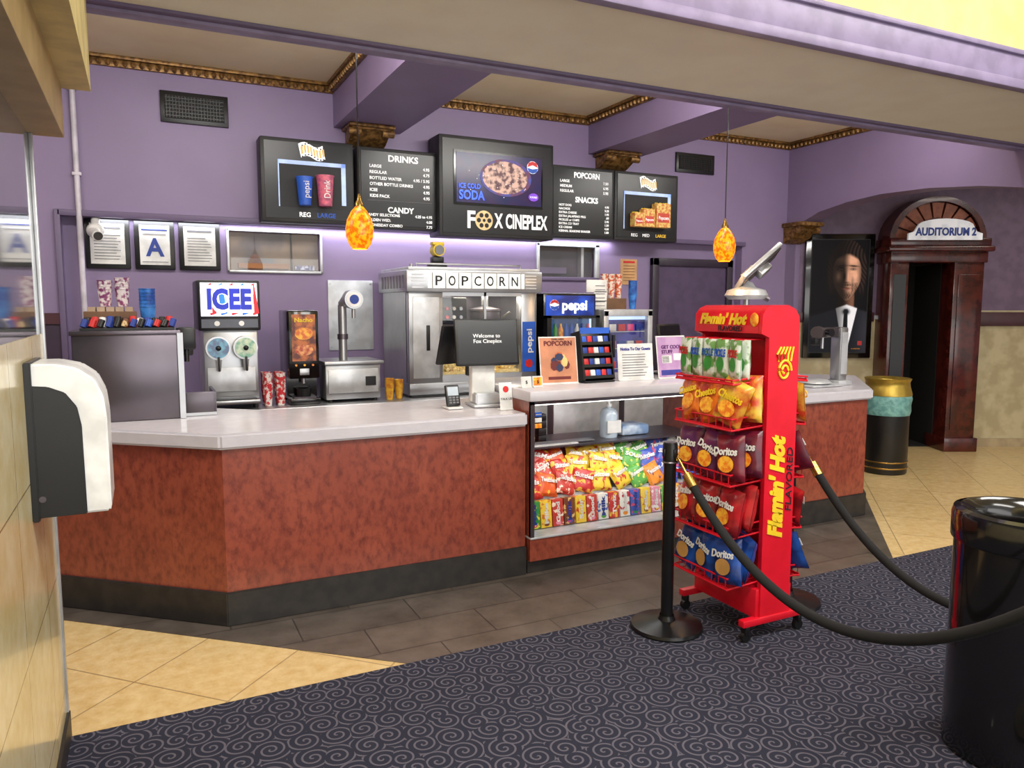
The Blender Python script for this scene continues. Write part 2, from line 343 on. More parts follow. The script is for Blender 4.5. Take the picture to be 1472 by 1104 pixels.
# poster: painted portrait on a fine vertex-colour grid
b=B("framed_movie_poster",DW)
b.box(-1.43,-.64,-.06,0,1.05,2.47,blackG,.01); b.box(-1.37,-.70,-.064,-.058,1.11,2.41,ink)
b.text("IN THEATERS",(-.82,-.068,1.16),.012,orange); b.poly([(-.80,1.2),(-.75,1.2),(-.75,1.25),(-.80,1.25)],-.0675,redp)
post=b.done()
def gs(x,z,cx,cz,sx,sz): return np.exp(-((x-cx)/sx)**2-((z-cz)/sz)**2)
def ss(v,a,c): t=np.clip((v-a)/(c-a),0,1); return t*t*(3-2*t)
def paint_poster():
    nx,nz=140,250; X0,X1,Z0,Z1=-1.36,-.71,1.12,2.40
    xs=np.linspace(X0,X1,nx); zs=np.linspace(Z0,Z1,nz); X,Z=np.meshgrid(xs,zs); x=(X+.955)/1.12; z=(Z-2.02)/1.10
    C=np.zeros(X.shape+(3,))+np.array([14,13,15.])
    def over(m,c): 
        nonlocal C
        c=np.array(c,float) if not isinstance(c,np.ndarray) else c
        C=C*(1-m[...,None])+c*m[...,None]
    sh=-.36-.30*np.clip(np.abs(x-.01)-.11,0,1); suit=ss(sh-z,-.01,.02)
    over(suit,np.array([24,24,29.])+np.array([30,30,34.])*ss(x,.0,.3)[...,None]*gs(x,z,.2,-.6,.16,.3)[...,None])
    neck=ss(.095-np.abs(x),0,.02)*ss(-.15-z,0,.02)*ss(z+.42,0,.02)
    over(neck,np.array([150,104,82.])*(.14+.6*ss(x,-.04,.06))[...,None])
    k=(-.31-z); w=.125*(1-k/.62); shirt=ss(w-np.abs(x-.01),0,.01)*ss(k+np.abs(x-.01)*-.35,0.0,.02)*(k<.62)
    over(shirt,np.array([220,220,226.])*(.45+.55*ss(x,-.1,.05))[...,None])
    tie=ss(.022+.03*np.clip(k-.1,0,.5)-np.abs(x-.005),0,.006)*ss(k,.05,.07); over(tie,[18,18,22]); over(np.clip(gs(x,z,.005,-.395,.032,.026)*1.5,0,1),[20,20,24])
    hr=ss(1-((x)/.205)**2-((z-.03)/.33)**2,0,.08)*ss(z+.24,0,.08)
    st=.5+.5*np.sin(x*170+12*np.sin(z*9)+z*22)
    over(hr,np.array([20,15,14.])+np.array([34,25,21.])*(st*ss(x,-.1,.12)*(.3+.7*ss(z,-.2,.2)))[...,None])
    wj=.152*(1-.36*np.clip((-z-.05)/.22,0,1)**1.5); zz=np.where(z>0,z/.235,z/.285)
    face=ss(1-(x/wj)**2-zz**2,0,.10)*ss(.19-z+.03*np.cos(x*20),0,.04)
    L=.17+.78*ss(x,-.045,.04)*(1-.42*ss(x,.085,.15))
    L+=.20*gs(x,z,-.085,-.03,.028,.05)+.10*gs(x,z,-.055,.14,.05,.04)
    L+=.12*gs(x,z,.05,.14,.06,.035)+.16*gs(x,z,.085,-.02,.03,.03)
    L-=.30*gs(x,z,.062,.048,.034,.016)+.12*gs(x,z,-.062,.048,.034,.018)
    L-=.22*gs(x,z,-.022,-.03,.012,.05)*(x<0); L+=.20*gs(x,z,.012,-.03,.010,.07); L-=.30*gs(x,z,.006,-.092,.026,.008); L-=.22*gs(x,z,.06,-.08,.012,.05)
    L+=.10*gs(x,z,.06,.020,.03,.010)
    L=np.clip(L,.05,1.05); sk=np.array([205,152,124.])*L[...,None]
    over(face,sk)
    br=gs(x,z,.064,.078-.08*(x-.066),.046,.0085)+gs(x,z,-.064,.078+.08*(x+.066),.046,.0085); over(np.clip(br,0,.9)*face,[24,17,15])
    for sx in (-1,1):
        over(np.clip(gs(x,z,sx*.062,.045,.022,.0065),0,.8)*face,[34,24,20]); over(np.clip(gs(x,z,sx*.050,.044,.006,.004),0,.5)*(1 if sx>0 else .3)*face,[180,168,158]); over(np.clip(gs(x,z,sx*.074,.044,.006,.004),0,.5)*(1 if sx>0 else .3)*face,[180,168,158])
    bd=np.clip(gs(x,z,.0,-.117,.058,.015)*.85+gs(x,z,0,-.235,.075,.045)*.95+gs(x,z,.098,-.16,.022,.07)*.75+gs(x,z,-.098,-.16,.025,.07)+gs(x,z,.062,-.155,.012,.045)*.6+gs(x,z,-.062,-.155,.012,.045)*.6,0,.82)*(z<-.09)
    bd*=.8+.2*np.sin(x*240+np.sin(z*120)*2); over(np.clip(bd,0,1)*face,[34,24,20])
    over(np.clip(gs(x,z,.003,-.158,.036,.009),0,.8),[112,62,54]); over(np.clip(gs(x,z,.003,-.148,.040,.0035),0,.9),[36,17,15])
    for sx in (-1,1):
        lk=gs(x,z,sx*(.172-.06*np.clip(-z,0,.2)),-.02,.026,.2)*ss(z+.26,0,.08); over(np.clip(lk*1.2,0,.95),np.array([22,16,15.])+np.array([36,26,22.])*(st*(1 if sx>0 else .2))[...,None])
    c=np.clip(C,0,255)/255; c=np.where(c<=.04045,c/12.92,((c+.055)/1.055)**2.4)
    V=np.stack([X,np.full(X.shape,-.066),Z],-1).reshape(-1,3)
    F=[(j*nx+i,j*nx+i+1,(j+1)*nx+i+1,(j+1)*nx+i) for j in range(nz-1) for i in range(nx-1)]
    me=bpy.data.meshes.new("poster_print"); me.from_pydata([tuple(DW@Vector(v)) for v in V],[],F)
    at=me.color_attributes.new("paint",'FLOAT_COLOR','POINT'); at.data.foreach_set("color",np.concatenate([c.reshape(-1,3),np.ones((nx*nz,1))],1).astype(np.float32).ravel())
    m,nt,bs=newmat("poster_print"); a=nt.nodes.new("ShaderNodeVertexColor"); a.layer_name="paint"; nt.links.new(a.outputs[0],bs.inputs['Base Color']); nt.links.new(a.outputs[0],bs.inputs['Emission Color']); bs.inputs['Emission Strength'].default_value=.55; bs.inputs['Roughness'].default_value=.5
    bs.inputs['Specular IOR Level'].default_value=.12
    me.materials.append(m); ob=bpy.data.objects.new("poster_print",me); col0.objects.link(ob); ob.parent=post; ob.matrix_parent_inverse=Matrix.Translation(post.location).inverted()
paint_poster()

# ------------------------------------------------------------------ back wall things
for (x0,x1,z0,z1) in ((.19,.67,3.03,3.26),(5.01,5.51,3.03,3.23)):
    b=B("air_vent"); b.box(x0,x1,6.375,6.4,z0,z1,black,.004); b.box(x0+.03,x1-.03,6.37,6.376,z0+.03,z1-.03,M("vent_dark",(12,11,12),.7))
    n=int((x1-x0-.08)/.022)
    for i in range(n): b.box(x0+.04+i*.022,x0+.045+i*.022,6.362,6.372,z0+.035,z1-.035,black)
    for i in range(6): z=z0+.05+i*(z1-z0-.1)/5; b.box(x0+.035,x1-.035,6.364,6.37,z-.003,z+.003,black)
    b.done()
for i,(x0,x1) in enumerate(((-.35,-.07),(-.02,.24),(.29,.57))):
    b=B("framed_certificate"); b.box(x0-.01,x1+.01,6.46,6.4995,1.93,2.30,black,.008); b.box(x0+.025,x1-.025,6.455,6.465,1.965,2.265,paper)
    cx_=(x0+x1)/2
    if i==1:
        b.text("A",(cx_,6.452,2.10),.13,navy,w=.13,bold=.03); b.box(x0+.04,x1-.04,6.452,6.456,2.225,2.235,navy); b.box(x0+.05,x1-.05,6.452,6.456,2.195,2.2,greyp); b.box(x0+.04,x1-.04,6.452,6.456,1.985,1.99,greyp)
    else:
        b.box(x0+.05,x1-.05,6.452,6.456,2.225,2.24,greyp)
        for k in range(9): b.box(x0+.05,x1-.05-R.random()*.05,6.452,6.456,2.0+k*.022,2.005+k*.022,greyp)
    b.done()
warmwin=M("window_room_reflection",(130,112,96),.5,emit=.12,c2=(90,82,84),scale=3)  # brownish ceiling reflection painted into the grey room colour, with a faint glow
b=B("window_1"); b.box(.65,1.37,6.56,6.6,1.94,2.25,warmwin); b.box(.63,1.39,6.47,6.5,1.92,1.94,steelL,.004); b.box(.63,.65,6.47,6.5,1.92,2.27,steelL,.004); b.box(1.37,1.39,6.47,6.5,1.92,2.27,steelL,.004); b.box(.63,1.39,6.47,6.5,2.25,2.27,steelL,.004)
b.box(.66,1.36,6.51,6.515,1.945,2.24,glass); b.box(.72,1.12,6.53,6.56,1.96,2.0,M("box_ochre",(160,110,70),.6)); b.box(.8,1.0,6.53,6.56,2.0,2.04,greyp); b.box(1.17,1.33,6.53,6.56,1.95,1.99,M("film_reel_print",(70,70,110),.5,c2=(200,200,220),scale=50)); b.box(1.14,1.15,6.53,6.56,1.94,2.25,black); b.done()
b=B("window_2"); b.box(3.46,4.13,6.6,6.64,1.93,2.24,M("window_room_dark",(50,42,56),.5,c2=(80,66,80),scale=4)); b.box(3.44,4.15,6.47,6.5,1.90,1.935,purpleD,.004); b.box(3.44,3.47,6.47,6.5,1.92,2.26,steelL,.004); b.box(4.1,4.15,6.47,6.5,1.92,2.26,steelL,.004); b.box(3.44,4.15,6.47,6.5,2.23,2.26,steelL,.004)
b.box(3.47,4.1,6.51,6.515,1.935,2.23,glass); b.box(3.97,4.0,6.53,6.6,1.93,2.24,steelL); b.box(3.5,3.8,6.53,6.56,1.97,2.03,purpleD); b.done()
b=B("door_1"); dp=M("door_plum",(84,68,98),.4)
b.box(4.86,5.80,6.47,6.4995,0,2.08,dp); dfm=M("door_frame",(48,38,54),.4); b.box(4.79,4.87,6.44,6.4995,0,2.15,dfm,.006); b.box(5.79,5.87,6.44,6.4995,0,2.15,dfm,.006); b.box(4.79,5.87,6.44,6.4995,2.07,2.15,dfm,.006)
b.sph((4.93,6.42,1.0),.03,steel); b.box(4.91,4.95,6.43,6.47,.95,1.1,steel,.004); b.done()
b=B("wall_notice"); b.box(4.42,4.62,6.49,6.5,1.87,2.13,M("parchment",(206,160,110),.7)); 
for k in range(6): b.box(4.45,4.59,6.487,6.49,1.91+k*.03,1.915+k*.03,M("brown_ink",(120,70,40),.7))
b.box(4.45,4.59,6.487,6.49,2.09,2.11,redp); b.done()
lil=M("pipe_lilac",(206,200,212),.4)
b=B("conduit_pipe"); b.cyl((-.38,6.37,1.0),(-.38,6.37,3.36),.019,mat=lil)
for z in (1.4,2.6,3.2): b.box(-.41,-.35,6.35,6.4,z-.012,z+.012,lil,.004)
b.done()
b=B("security_camera"); b.cyl((-.28,6.44,2.30),(-.28,6.36,2.24),.03,mat=white); b.sph((-.28,6.34,2.2),.06,white,(1,1,.9)); b.cyl((-.30,6.33,2.19),(-.26,6.20,2.15),.038,mat=white); b.cyl((-.26,6.20,2.15),(-.257,6.19,2.147),.03,mat=blackG); b.done()
for (x,y) in ((2.9,5.2),(.55,5.3)):
    b=B("smoke_detector"); b.lathe((x,y,3.41),[(0,0),(.04,0),(.06,.02),(.065,.05),(0,.05)],white); b.done()

# ------------------------------------------------------------------ menu boards
menuW=M("menu_white",(240,240,240),.5,emit=.6); menuY=M("menu_yellow",(250,200,60),.5,emit=.5)
def board(name,x0,x1,z0,z1,y=6.2,t=.18):
    b=B(name); b.box(x0,x1,y,6.38,z0,z1,blackM,.012); b.box(x0+.03,x1-.03,y-.006,y+.002,z0+.03,z1-.03,M("menu_black",(20,20,22),.3)); return b
def filmicon(b,x,z,y):
    for k in range(8):
        u=k/8; zz=z+.018*math.sin(u*6.3)
        u2=(k+1)/8; z2=z+.018*math.sin(u2*6.3)
        b.poly([(x-.09+u*.19,zz-.055),(x-.09+u2*.19,z2-.055),(x-.11+u2*.19,z2+.05),(x-.11+u*.19,zz+.05)],y,menuW)
        b.poly([(x-.085+u*.19,zz-.032),(x-.095+u2*.19,z2-.032),(x-.1+u2*.19,z2+.028),(x-.095+u*.19,zz+.028)],y-.002,M("film_gold",(215,180,110),.5,emit=.3))
        for zs_ in (-.045,.04): b.poly([(x-.085+u*.19,zz+zs_-.005),(x-.073+u*.19,zz+zs_-.005),(x-.073+u*.19,zz+zs_+.005),(x-.085+u*.19,zz+zs_+.005)],y-.003,ink)
def display_box(b,x0,x1,z0,z1,y):  # recessed menu display: black back with glowing blue-white edge strips
    bl=M("display_bluewhite",(170,190,230),.5,emit=.6)
    b.box(x0,x1,y-.004,y+.001,z0,z1,ink); b.box(x0,x1,y-.008,y,z1-.03,z1,bl); b.box(x1-.035,x1,y-.008,y,z0+.03,z1,bl); b.box(x0,x0+.008,y-.008,y,z0,z1,bl)
def minicup(b,x,y,z,h,mat,label=None):
    b.lathe((x,y,z),[(0,0),(h*.22,0),(h*.30,h),(h*.32,h),(h*.32,h*1.03),(0,h*1.03)],mat,20)
    if label: b.text(label,(x,y-h*.30,z+h*.55),h*.22,white,w=h*.6,right=(0,0,1),up=(-1,0,0))
b=board("menu_board",.87,1.60,2.31,2.96); display_box(b,1.0,1.53,2.43,2.79,6.195); filmicon(b,1.27,2.87,6.19)
minicup(b,1.19,6.13,2.44,.21,M("cup_blue",(40,90,190),.4,emit=.15),"pepsi"); minicup(b,1.35,6.13,2.44,.23,M("cup_pink",(210,100,120),.4,emit=.1,c2=(160,80,110),scale=30),"Drink")
b.text("REG",(1.2,6.192,2.375),.035,menuW,bold=.02); b.text("LARGE",(1.37,6.192,2.375),.035,bluep,bold=.02); b.done()
b=board("menu_board",1.63,2.335,2.29,2.95)
b.text("DRINKS",(2.02,6.192,2.87),.05,menuW,w=.26,bold=.03)
L=[("LARGE","4.95"),("REGULAR","4.75"),("BOTTLED WATER","4.95 / 5.95"),("OTHER BOTTLE DRINKS","4.95"),("ICEE","4.95"),("KIDS PACK","4.95")]
for i,(a,c) in enumerate(L):
    z=2.80-i*.048; b.text(a,(1.73,6.192,z),.024,menuW,al='l',bold=.02); b.text(c,(2.25,6.192,z),.024,menuW,al='r',bold=.02)
b.box(1.71,2.27,6.19,6.194,2.52,2.523,greyp)
b.text("CANDY",(1.88,6.192,2.45),.045,menuW,bold=.03,al='l')
for i,(a,c) in enumerate((("CANDY SELECTIONS","4.25 to 4.95"),("GOLDEN WED.","4.00"),("WEDNESDAY COMBO","7.75"))):
    z=2.405-i*.042; b.text(a,(1.69,6.192,z),.022,menuW,al='l',bold=.02); b.text(c,(2.27,6.192,z),.022,menuW,al='r',bold=.02)
b.done()
b=board("menu_board",2.31,3.42,2.25,3.10,6.12,.26)
scr=M("screen_space",(10,13,66),.25,emit=.5,c2=(36,12,60),scale=7,lo=.35,hi=.65); b.box(2.44,3.30,6.105,6.115,2.52,2.98,blackG); b.box(2.46,3.28,6.10,6.107,2.54,2.96,scr)
pz=M("screen_popcorn",(195,160,145),.4,emit=.35,c2=(76,38,48),scale=22,lo=.44,hi=.6)
b.ell(2.93,2.77,.25,.16,6.097,M("screen_bowl",(90,34,60),.4,emit=.4,c2=(40,60,150),scale=10)); b.ell(2.92,2.77,.22,.14,6.095,pz)
for k in range(22): b.ell(2.55+R.random()*.65,2.58+R.random()*.34,.004,.004,6.094,menuW,8)
b.ell(3.19,2.88,.055,.055,6.094,menuW); b.poly([(3.137,2.88),(3.19,2.9),(3.243,2.88),(3.23,2.92),(3.19,2.933),(3.15,2.92)],6.092,redp); b.poly([(3.137,2.875),(3.19,2.865),(3.243,2.875),(3.23,2.84),(3.19,2.827),(3.15,2.84)],6.092,bluep)
nb=M("neon_blue",(60,100,250),.4,emit=1.0)
b.text("ICE COLD",(2.48,6.092,2.68),.04,nb,w=.2,al='l',bold=.02); b.text("SODA",(2.48,6.092,2.605),.075,nb,w=.24,al='l',bold=.03)
b.ell(3.2,2.62,.05,.035,6.094,M("screen_violet",(120,60,200),.4,emit=.6)); b.text("ROUND",(3.2,6.092,2.62),.018,menuW,w=.07)
b.text("F",(2.60,6.107,2.40),.14,menuW,w=.075,bold=.03); b.text("X",(2.86,6.107,2.40),.12,menuW,w=.085,bold=.03); b.text("CINEPLEX",(3.14,6.107,2.40),.12,menuW,w=.42,bold=.03)
gl=M("logo_gold",(225,195,140),.4,emit=.3)
b.ell(2.72,2.395,.085,.085,6.108,gl)
for k in range(6): a=k*math.pi/3; b.ell(2.72+.05*math.cos(a),2.395+.05*math.sin(a),.02,.02,6.106,ink,12)
b.ell(2.72,2.395,.014,.014,6.105,ink,10); b.done()
b=board("menu_board",3.43,4.135,2.29,2.95)
b.text("POPCORN",(3.82,6.192,2.87),.05,menuW,w=.28,bold=.03)
for i,(a,c) in enumerate((("LARGE","7.50"),("MEDIUM","6.95"),("REGULAR","5.95"))):
    z=2.81-i*.045; b.text(a,(3.53,6.192,z),.024,menuW,al='l',bold=.02); b.text(c,(4.06,6.192,z),.024,menuW,al='r',bold=.02)
b.text("SNACKS",(3.82,6.192,2.645),.05,menuW,w=.25,bold=.03)
for i,(a,c) in enumerate((("HOT DOG","4.95"),("NACHOS","5.25"),("EXTRA CHEESE","1.95"),("EXTRA JALAPENO PKG",".60"),("PICKLES or CHIPS","2.95"),("EXTRA CO TRAY","1.50"),("ICE CREAM","4.50"),("KERNAL SEASONS SHAKER","1.00"))):
    z=2.59-i*.034; b.text(a,(3.52,6.192,z),.02,menuW,al='l',bold=.02); b.text(c,(4.07,6.192,z),.02,menuW,al='r',bold=.02)
b.done()
b=board("menu_board",4.14,4.90,2.29,2.95); display_box(b,4.24,4.8,2.40,2.76,6.195); filmicon(b,4.53,2.85,6.19)
pb=M("popcorn_bag_yellow",(222,196,110),.5,emit=.1,c2=(200,110,50),scale=40)
for x,w,h in ((4.36,.10,.13),(4.48,.13,.17),(4.65,.17,.23)):
    b.box(x-w/2,x+w/2,6.10,6.18,2.42,2.42+h,pb); b.poly([(x-w*.4,2.42+h*.2),(x+w*.4,2.42+h*.2),(x+w*.4,2.42+h*.6),(x-w*.4,2.42+h*.6)],6.098,M("bag_label",(200,70,50),.5,emit=.1)); b.text("Popcorn",(x,6.096,2.42+h*.4),h*.15,menuW,w=w*.7)
    for k in range(7): b.sph((x-w*.4+k*w*.13,6.13+R.random()*.03,2.42+h),.014,yell,u=6,v=4)
b.text("REG",(4.37,6.192,2.345),.03,menuW); b.text("MED",(4.51,6.192,2.345),.03,menuW); b.text("LARGE",(4.69,6.192,2.345),.03,menuY); b.done()

# ------------------------------------------------------------------ pendants
amb=M("amber_glass",(225,95,0),.25,emit=.85,c2=(255,160,16),scale=42,lo=.42,hi=.56)
for x,z in ((1.137,1.975),(3.83,1.975)):
    b=B("pendant_lamp"); b.cyl((x,4.3,z+.24),(x,4.3,3.46),.004,mat=black,n=8); b.lathe((x,4.3,3.42),[(0,0),(.05,.005),(.06,.04)],brass)
    b.lathe((x,4.3,z),[(.042,0),(.062,.025),(.077,.07),(.08,.115),(.070,.165),(.047,.21),(.022,.24)],amb); b.lathe((x,4.3,z),[(.0,.01),(.035,.02),(.05,.05),(.0,.1)],M("bulb_glow",(255,190,90),.3,emit=3))
    b.lathe((x,4.3,z),[(.024,.232),(.024,.255),(.012,.28),(.005,.31)],brass); b.done()
    l=bpy.data.lights.new("pendant_bulb",'POINT'); l.energy=6; l.color=(1,.6,.25); l.shadow_soft_size=.03; o=bpy.data.objects.new("pendant_bulb",l); o.location=(x,4.3,z-.03); col0.objects.link(o)

# ------------------------------------------------------------------ counters
b=B("concession_counter")
def body(pts,top): 
    b.prism(pts,.17,.935,lam); b.prism(top,.93,1.01,stone,.012)
lp=[(-.81,4.985),(.33,4.01),(2.055,4.01),(2.055,4.78),(.633,4.78),(-.27,5.55)]
body(lp,[(-.84,4.965),(.318,3.975),(2.055,3.975),(2.055,4.83),(.65,4.83),(-.25,5.6)])
b.prism([(-.83,4.975),(.325,3.99),(2.055,3.99),(2.055,4.7),(.6,4.7),(-.3,5.4)],.0035,.18,rubber,.004)
rp=[(3.72,4.01),(5.06,4.01),(5.9,4.85),(5.35,5.4),(4.72,4.78),(3.72,4.78)]
body(rp,[(3.72,3.975),(5.075,3.975),(5.94,4.84),(5.35,5.44),(4.7,4.83),(3.72,4.83)])
b.prism([(3.72,3.99),(5.07,3.99),(5.92,4.84),(5.3,5.3),(4.7,4.7),(3.72,4.7)],.0035,.18,rubber,.004)
b.done()
b=B("glass_display_case")
x0,x1=2.065,3.71; y0,y1=3.96,4.8
b.box(x0,x1,4.0,y1,.0035,.09,rubber); b.box(x0,x1,y0+.005,y1,.09,.23,lam); b.box(x0-.002,x1,y0-.004,y1,.228,.242,steelL,.003)
b.box(x0-.02,x1+.02,y0-.03,y1+.02,1.08,1.145,stone,.012)
b.box(x0,x0+.02,y0,y1,.24,1.08,lam); b.box(x1-.02,x1,y0,y1,.24,1.08,lam); b.box(x0+.02,x1-.02,y1-.02,y1,.24,.66,M("case_back",(110,100,122),.5))
b.box(x0,x0+.025,y0-.004,y0+.02,.242,1.08,steelD); b.box(x1-.025,x1,y0-.004,y0+.02,.242,1.08,steelD); b.box(x0,x1,y0-.004,y0+.02,1.06,1.08,steelD)
b.box(x0+.02,x1-.02,y0+.005,y0+.011,.242,1.055,glass)
b.box(x0+.02,x1-.02,4.35,y1-.02,.70,.712,steelD); b.box(x0+.02,x1-.02,4.2,y1-.02,.242,.40,steelL)
tubeM=M("tube_light",(255,255,248),.4,emit=5); b.cyl((x0+.08,4.05,1.052),(x1-.08,4.05,1.052),.011,mat=tubeM)
b.ell(3.40,1.0,.06,.06,y0-.006,redp); b.text("GRUBHUB",(3.40,y0-.008,1.0),.018,white,w=.09)
for k,(c_,z) in enumerate(((bluep,1.0),(white,.965),(orange,.93))): b.box(x0+.03,x0+.075,y0-.001,y0+.004,z-.013,z+.013,c_)
b.text("AMERICAN EXPRESS",(x0+.052,y0-.003,1.0),.006,white,w=.04)
b.done()
pal=[((40,140,60),(220,210,60),"Mike"),((236,200,60),(210,120,30),"Mike"),((190,60,50),(236,220,200),"Good"),((216,90,36),(240,190,70),"Hot"),((232,232,226),(190,50,66),"Junior"),((110,60,34),(226,190,120),"Milk"),((222,140,164),(240,230,230),"Mints"),((230,230,224),(60,104,190),"Milk"),((226,140,40),(60,60,150),"Nerds"),((60,86,180),(210,76,110),"Nerds"),((232,200,56),(196,60,44),"Sour"),((90,165,74),(232,224,96),"Sour"),((196,44,42),(236,190,60),"Twiz")]
pm=[M("candy_%d"%i,a,.35,c2=c,scale=30,lo=.56,hi=.60) for i,(a,c,_) in enumerate(pal)]
b=B("candy_boxes"); n=18
for i in range(n):
    x=x0+.06+i*(x1-x0-.1)/n; k=(i*5+3)%13 if i>2 else (0,1,2)[i]
    X=Matrix.Translation((x+.04,4.10,.247))@Matrix.Rotation(-.12,4,'X')
    b.box(-.039,.039,-.012,.05,0,.17,pm[k],.002,X=X)
    old=b.M; b.M=b.M@X; b.text(pal[k][2],(0,-.014,.09),.026,white if i%3 else navy,w=.13,right=(0,0,1),up=(-1,0,0),bold=.04)
    b.ell(0,.022,.02,.014,-.014,pm[(k+4)%13],10); b.M=old
b.done()
b=B("candy_bags")
for row,(yy,zz) in enumerate(((4.25,.48),(4.33,.56),(4.40,.61))):
    for i in range(11):
        k=([12,3,2,12,10,10,11,8,9,9,11],[3,2,12,10,10,1,11,9,9,8,7],[2,12,3,10,1,10,11,11,9,7,4])[row][i]
        b.pillow((x0+.13+i*.143+R.uniform(-.02,.02),yy,zz+R.uniform(-.012,.012)),.16,.16,.05,pm[k],R.uniform(-.3,.3),-.5,R.uniform(-.4,.4),R.choice(["Reeses","Skittles","SOUR","M&Ms","Twizzlers"]),white,.03)
b.box(x0+.1,x1-.1,4.22,4.34,.40,.415,steelL)
b.done()
b=B("snack_cartons")
cbr=M("carton_brown",(110,62,40),.5,c2=(210,180,130),scale=25,lo=.5,hi=.55)
for i in range(5): b.box(2.2,2.38,4.5,4.62,.713+i*.05,.76+i*.05,cbr,.003)
for i in range(4): b.box(2.41,2.47,4.5,4.6,.713+i*.05,.76+i*.05,black,.003)
b.done()
b=B("paper_sheets"); b.box(2.15,2.65,4.37,4.46,.713,.719,paper); b.box(2.3,2.8,4.4,4.48,.719,.725,greyp); b.done()
b=B("sanitizer_bottle"); gel=M("gel_clear",(190,205,218),.15,c2=(180,196,210),coat=.4)
b.lathe((2.98,4.5,.713),[(0,0),(.06,0),(.065,.02),(.065,.17),(.05,.2),(.018,.215),(.018,.23)],gel); b.cyl((2.98,4.5,.93),(2.98,4.5,.995),.01,mat=white); b.lathe((2.98,4.5,.935),[(.02,0),(.022,.02),(0,.02)],white); b.box(2.93,2.99,4.485,4.515,.99,1.005,white,.004); b.box(2.925,3.04,4.43,4.436,.75,.84,paper); b.done()
b=B("tissue_pack"); b.box(3.08,3.32,4.47,4.65,.713,.79,M("tissue_blue",(120,150,190),.4,c2=(200,212,225),scale=12),.02); b.done()

b=B("back_counter"); b.box(.1,4.65,5.5,6.49,.1,.90,steelD); b.box(.08,4.67,5.46,6.49,.90,.93,steel,.006); b.box(.12,4.6,5.55,6.45,0,.1,black); 
for i in range(6): b.box(.2+i*.72,.86+i*.72,5.485,5.5,.15,.86,steelL,.006)
b.done()

# ------------------------------------------------------------------ soda machine with cups
b=B("soda_dispenser")
b.box(-.35,.18,4.66,5.1,1.012,1.50,steelD,.006); b.box(-.36,.19,4.65,5.11,1.49,1.515,steelD,.004); b.box(.17,.2,4.65,4.67,1.012,1.5,steel)
b.box(.18,.37,4.72,5.05,1.012,1.03,steel); b.box(.18,.37,4.72,4.735,1.03,1.15,steelD,.003); b.box(.355,.37,4.72,5.05,1.03,1.15,steelD)
b.box(.17,.27,4.7,4.78,1.4,1.53,black,.012); b.cyl((.22,4.74,1.33),(.22,4.74,1.4),.014,mat=black); b.box(.18,.26,4.8,5.0,1.36,1.48,black,.01); b.done()
b=B("lid_tray"); b.box(-.31,.16,4.68,4.88,1.516,1.53,black)
for i in range(12):
    k=(navy,redp,black,navy,black,cbr,navy,black,bluep,redp,black,navy)[i]
    b.cyl((-.295+i*.040,4.72,1.535),(-.28+i*.040,4.73,1.57+R.random()*.008),.017,mat=k,n=14); b.cyl((-.28+i*.038,4.80,1.53),(-.278+i*.038,4.82,1.575+R.random()*.015),.018,mat=(black,redp,white,navy,black)[i%5],n=14)
b.done()
cb=M("cardboard",(112,80,56),.7)
b=B("cardboard_tray"); b.box(-.3,-.03,4.9,5.08,1.516,1.62,cb,.004)
for i in range(5): b.box(-.28+i*.048,-.24+i*.048,4.905,5.06,1.6,1.645,M("napkin",(190,165,140),.8))
b.done()
def cupstack(b,x,y,z,r,h,mat,n):
    for i in range(n):
        zz=z+i*h*.16; b.lathe((x,y,zz),[(0,0),(r*.7,0),(r*.98,h),(r*1.04,h),(r*1.04,h*1.03),(r*.94,h*1.02),(r*.66,.01)],mat,20)
dn=M("cup_print",(222,214,216),.4,c2=(130,60,110),scale=42,lo=.46,hi=.58); cblue=M("cup_blue2",(30,76,160),.4,c2=(60,130,210),scale=18)
b=B("paper_cup_stack"); cupstack(b,-.19,5.0,1.648,.04,.1,dn,4); cupstack(b,-.1,5.0,1.648,.04,.1,dn,5); b.done()
b=B("paper_cup_stack"); cupstack(b,.03,5.0,1.516,.045,.13,cblue,6); b.done()

# ------------------------------------------------------------------ slush machine
b=B("slush_machine"); Y=5.6
b.box(.37,.73,Y+.02,6.1,.97,1.5,steel,.006); b.box(.34,.75,Y-.03,6.05,1.48,1.83,black,.012)
ic=M("slush_sign",(235,240,250),.4,emit=.9,c2=(120,200,245),scale=6,lo=.55,hi=.7); b.box(.36,.73,Y-.036,Y-.028,1.58,1.81,ic)
for t in range(5): b.poly([(.40+t*.07,1.79),(.43+t*.07,1.81),(.46+t*.07,1.60),(.42+t*.07,1.585)],Y-.038,M("sign_red_glow",(225,30,45),.4,emit=.7) if t%2==0 else M("sign_blue_glow",(40,120,230),.4,emit=.7))
b.text("ICEE",(.545,Y-.046,1.70),.15,M("sign_white_glow",(255,255,255),.4,emit=1.1),w=.32,bold=.10,ex=.003); b.text("ICEE",(.545,Y-.052,1.70),.13,M("sign_deep_blue",(30,50,190),.4,emit=.5),w=.29,bold=.05,ex=.002)
b.box(.36,.73,Y-.036,Y-.028,1.5,1.56,M("panel_grey",(80,84,96),.3)); 
for k in (.46,.62): b.cyl((k,Y-.028,1.53),(k,Y-.04,1.53),.018,mat=white,n=14)
for k in (.46,.64):
    b.cyl((k,Y+.02,1.36),(k,Y-.05,1.36),.082,mat=steelL,n=28); b.cyl((k,Y-.05,1.36),(k,Y-.06,1.36),.07,mat=M("slush_%d"%int(k*100),(70,150,180) if k<.5 else (190,205,170),.15,c2=(20,60,110) if k<.5 else (90,150,120),scale=22,coat=.5),n=28)
    b.sph((k,Y-.07,1.36),.018,black); b.cyl((k,Y-.04,1.28),(k,Y-.04,1.2),.022,.014,steelL,14); b.box(k-.006,k+.006,Y-.09,Y-.04,1.2,1.3,black,.003)
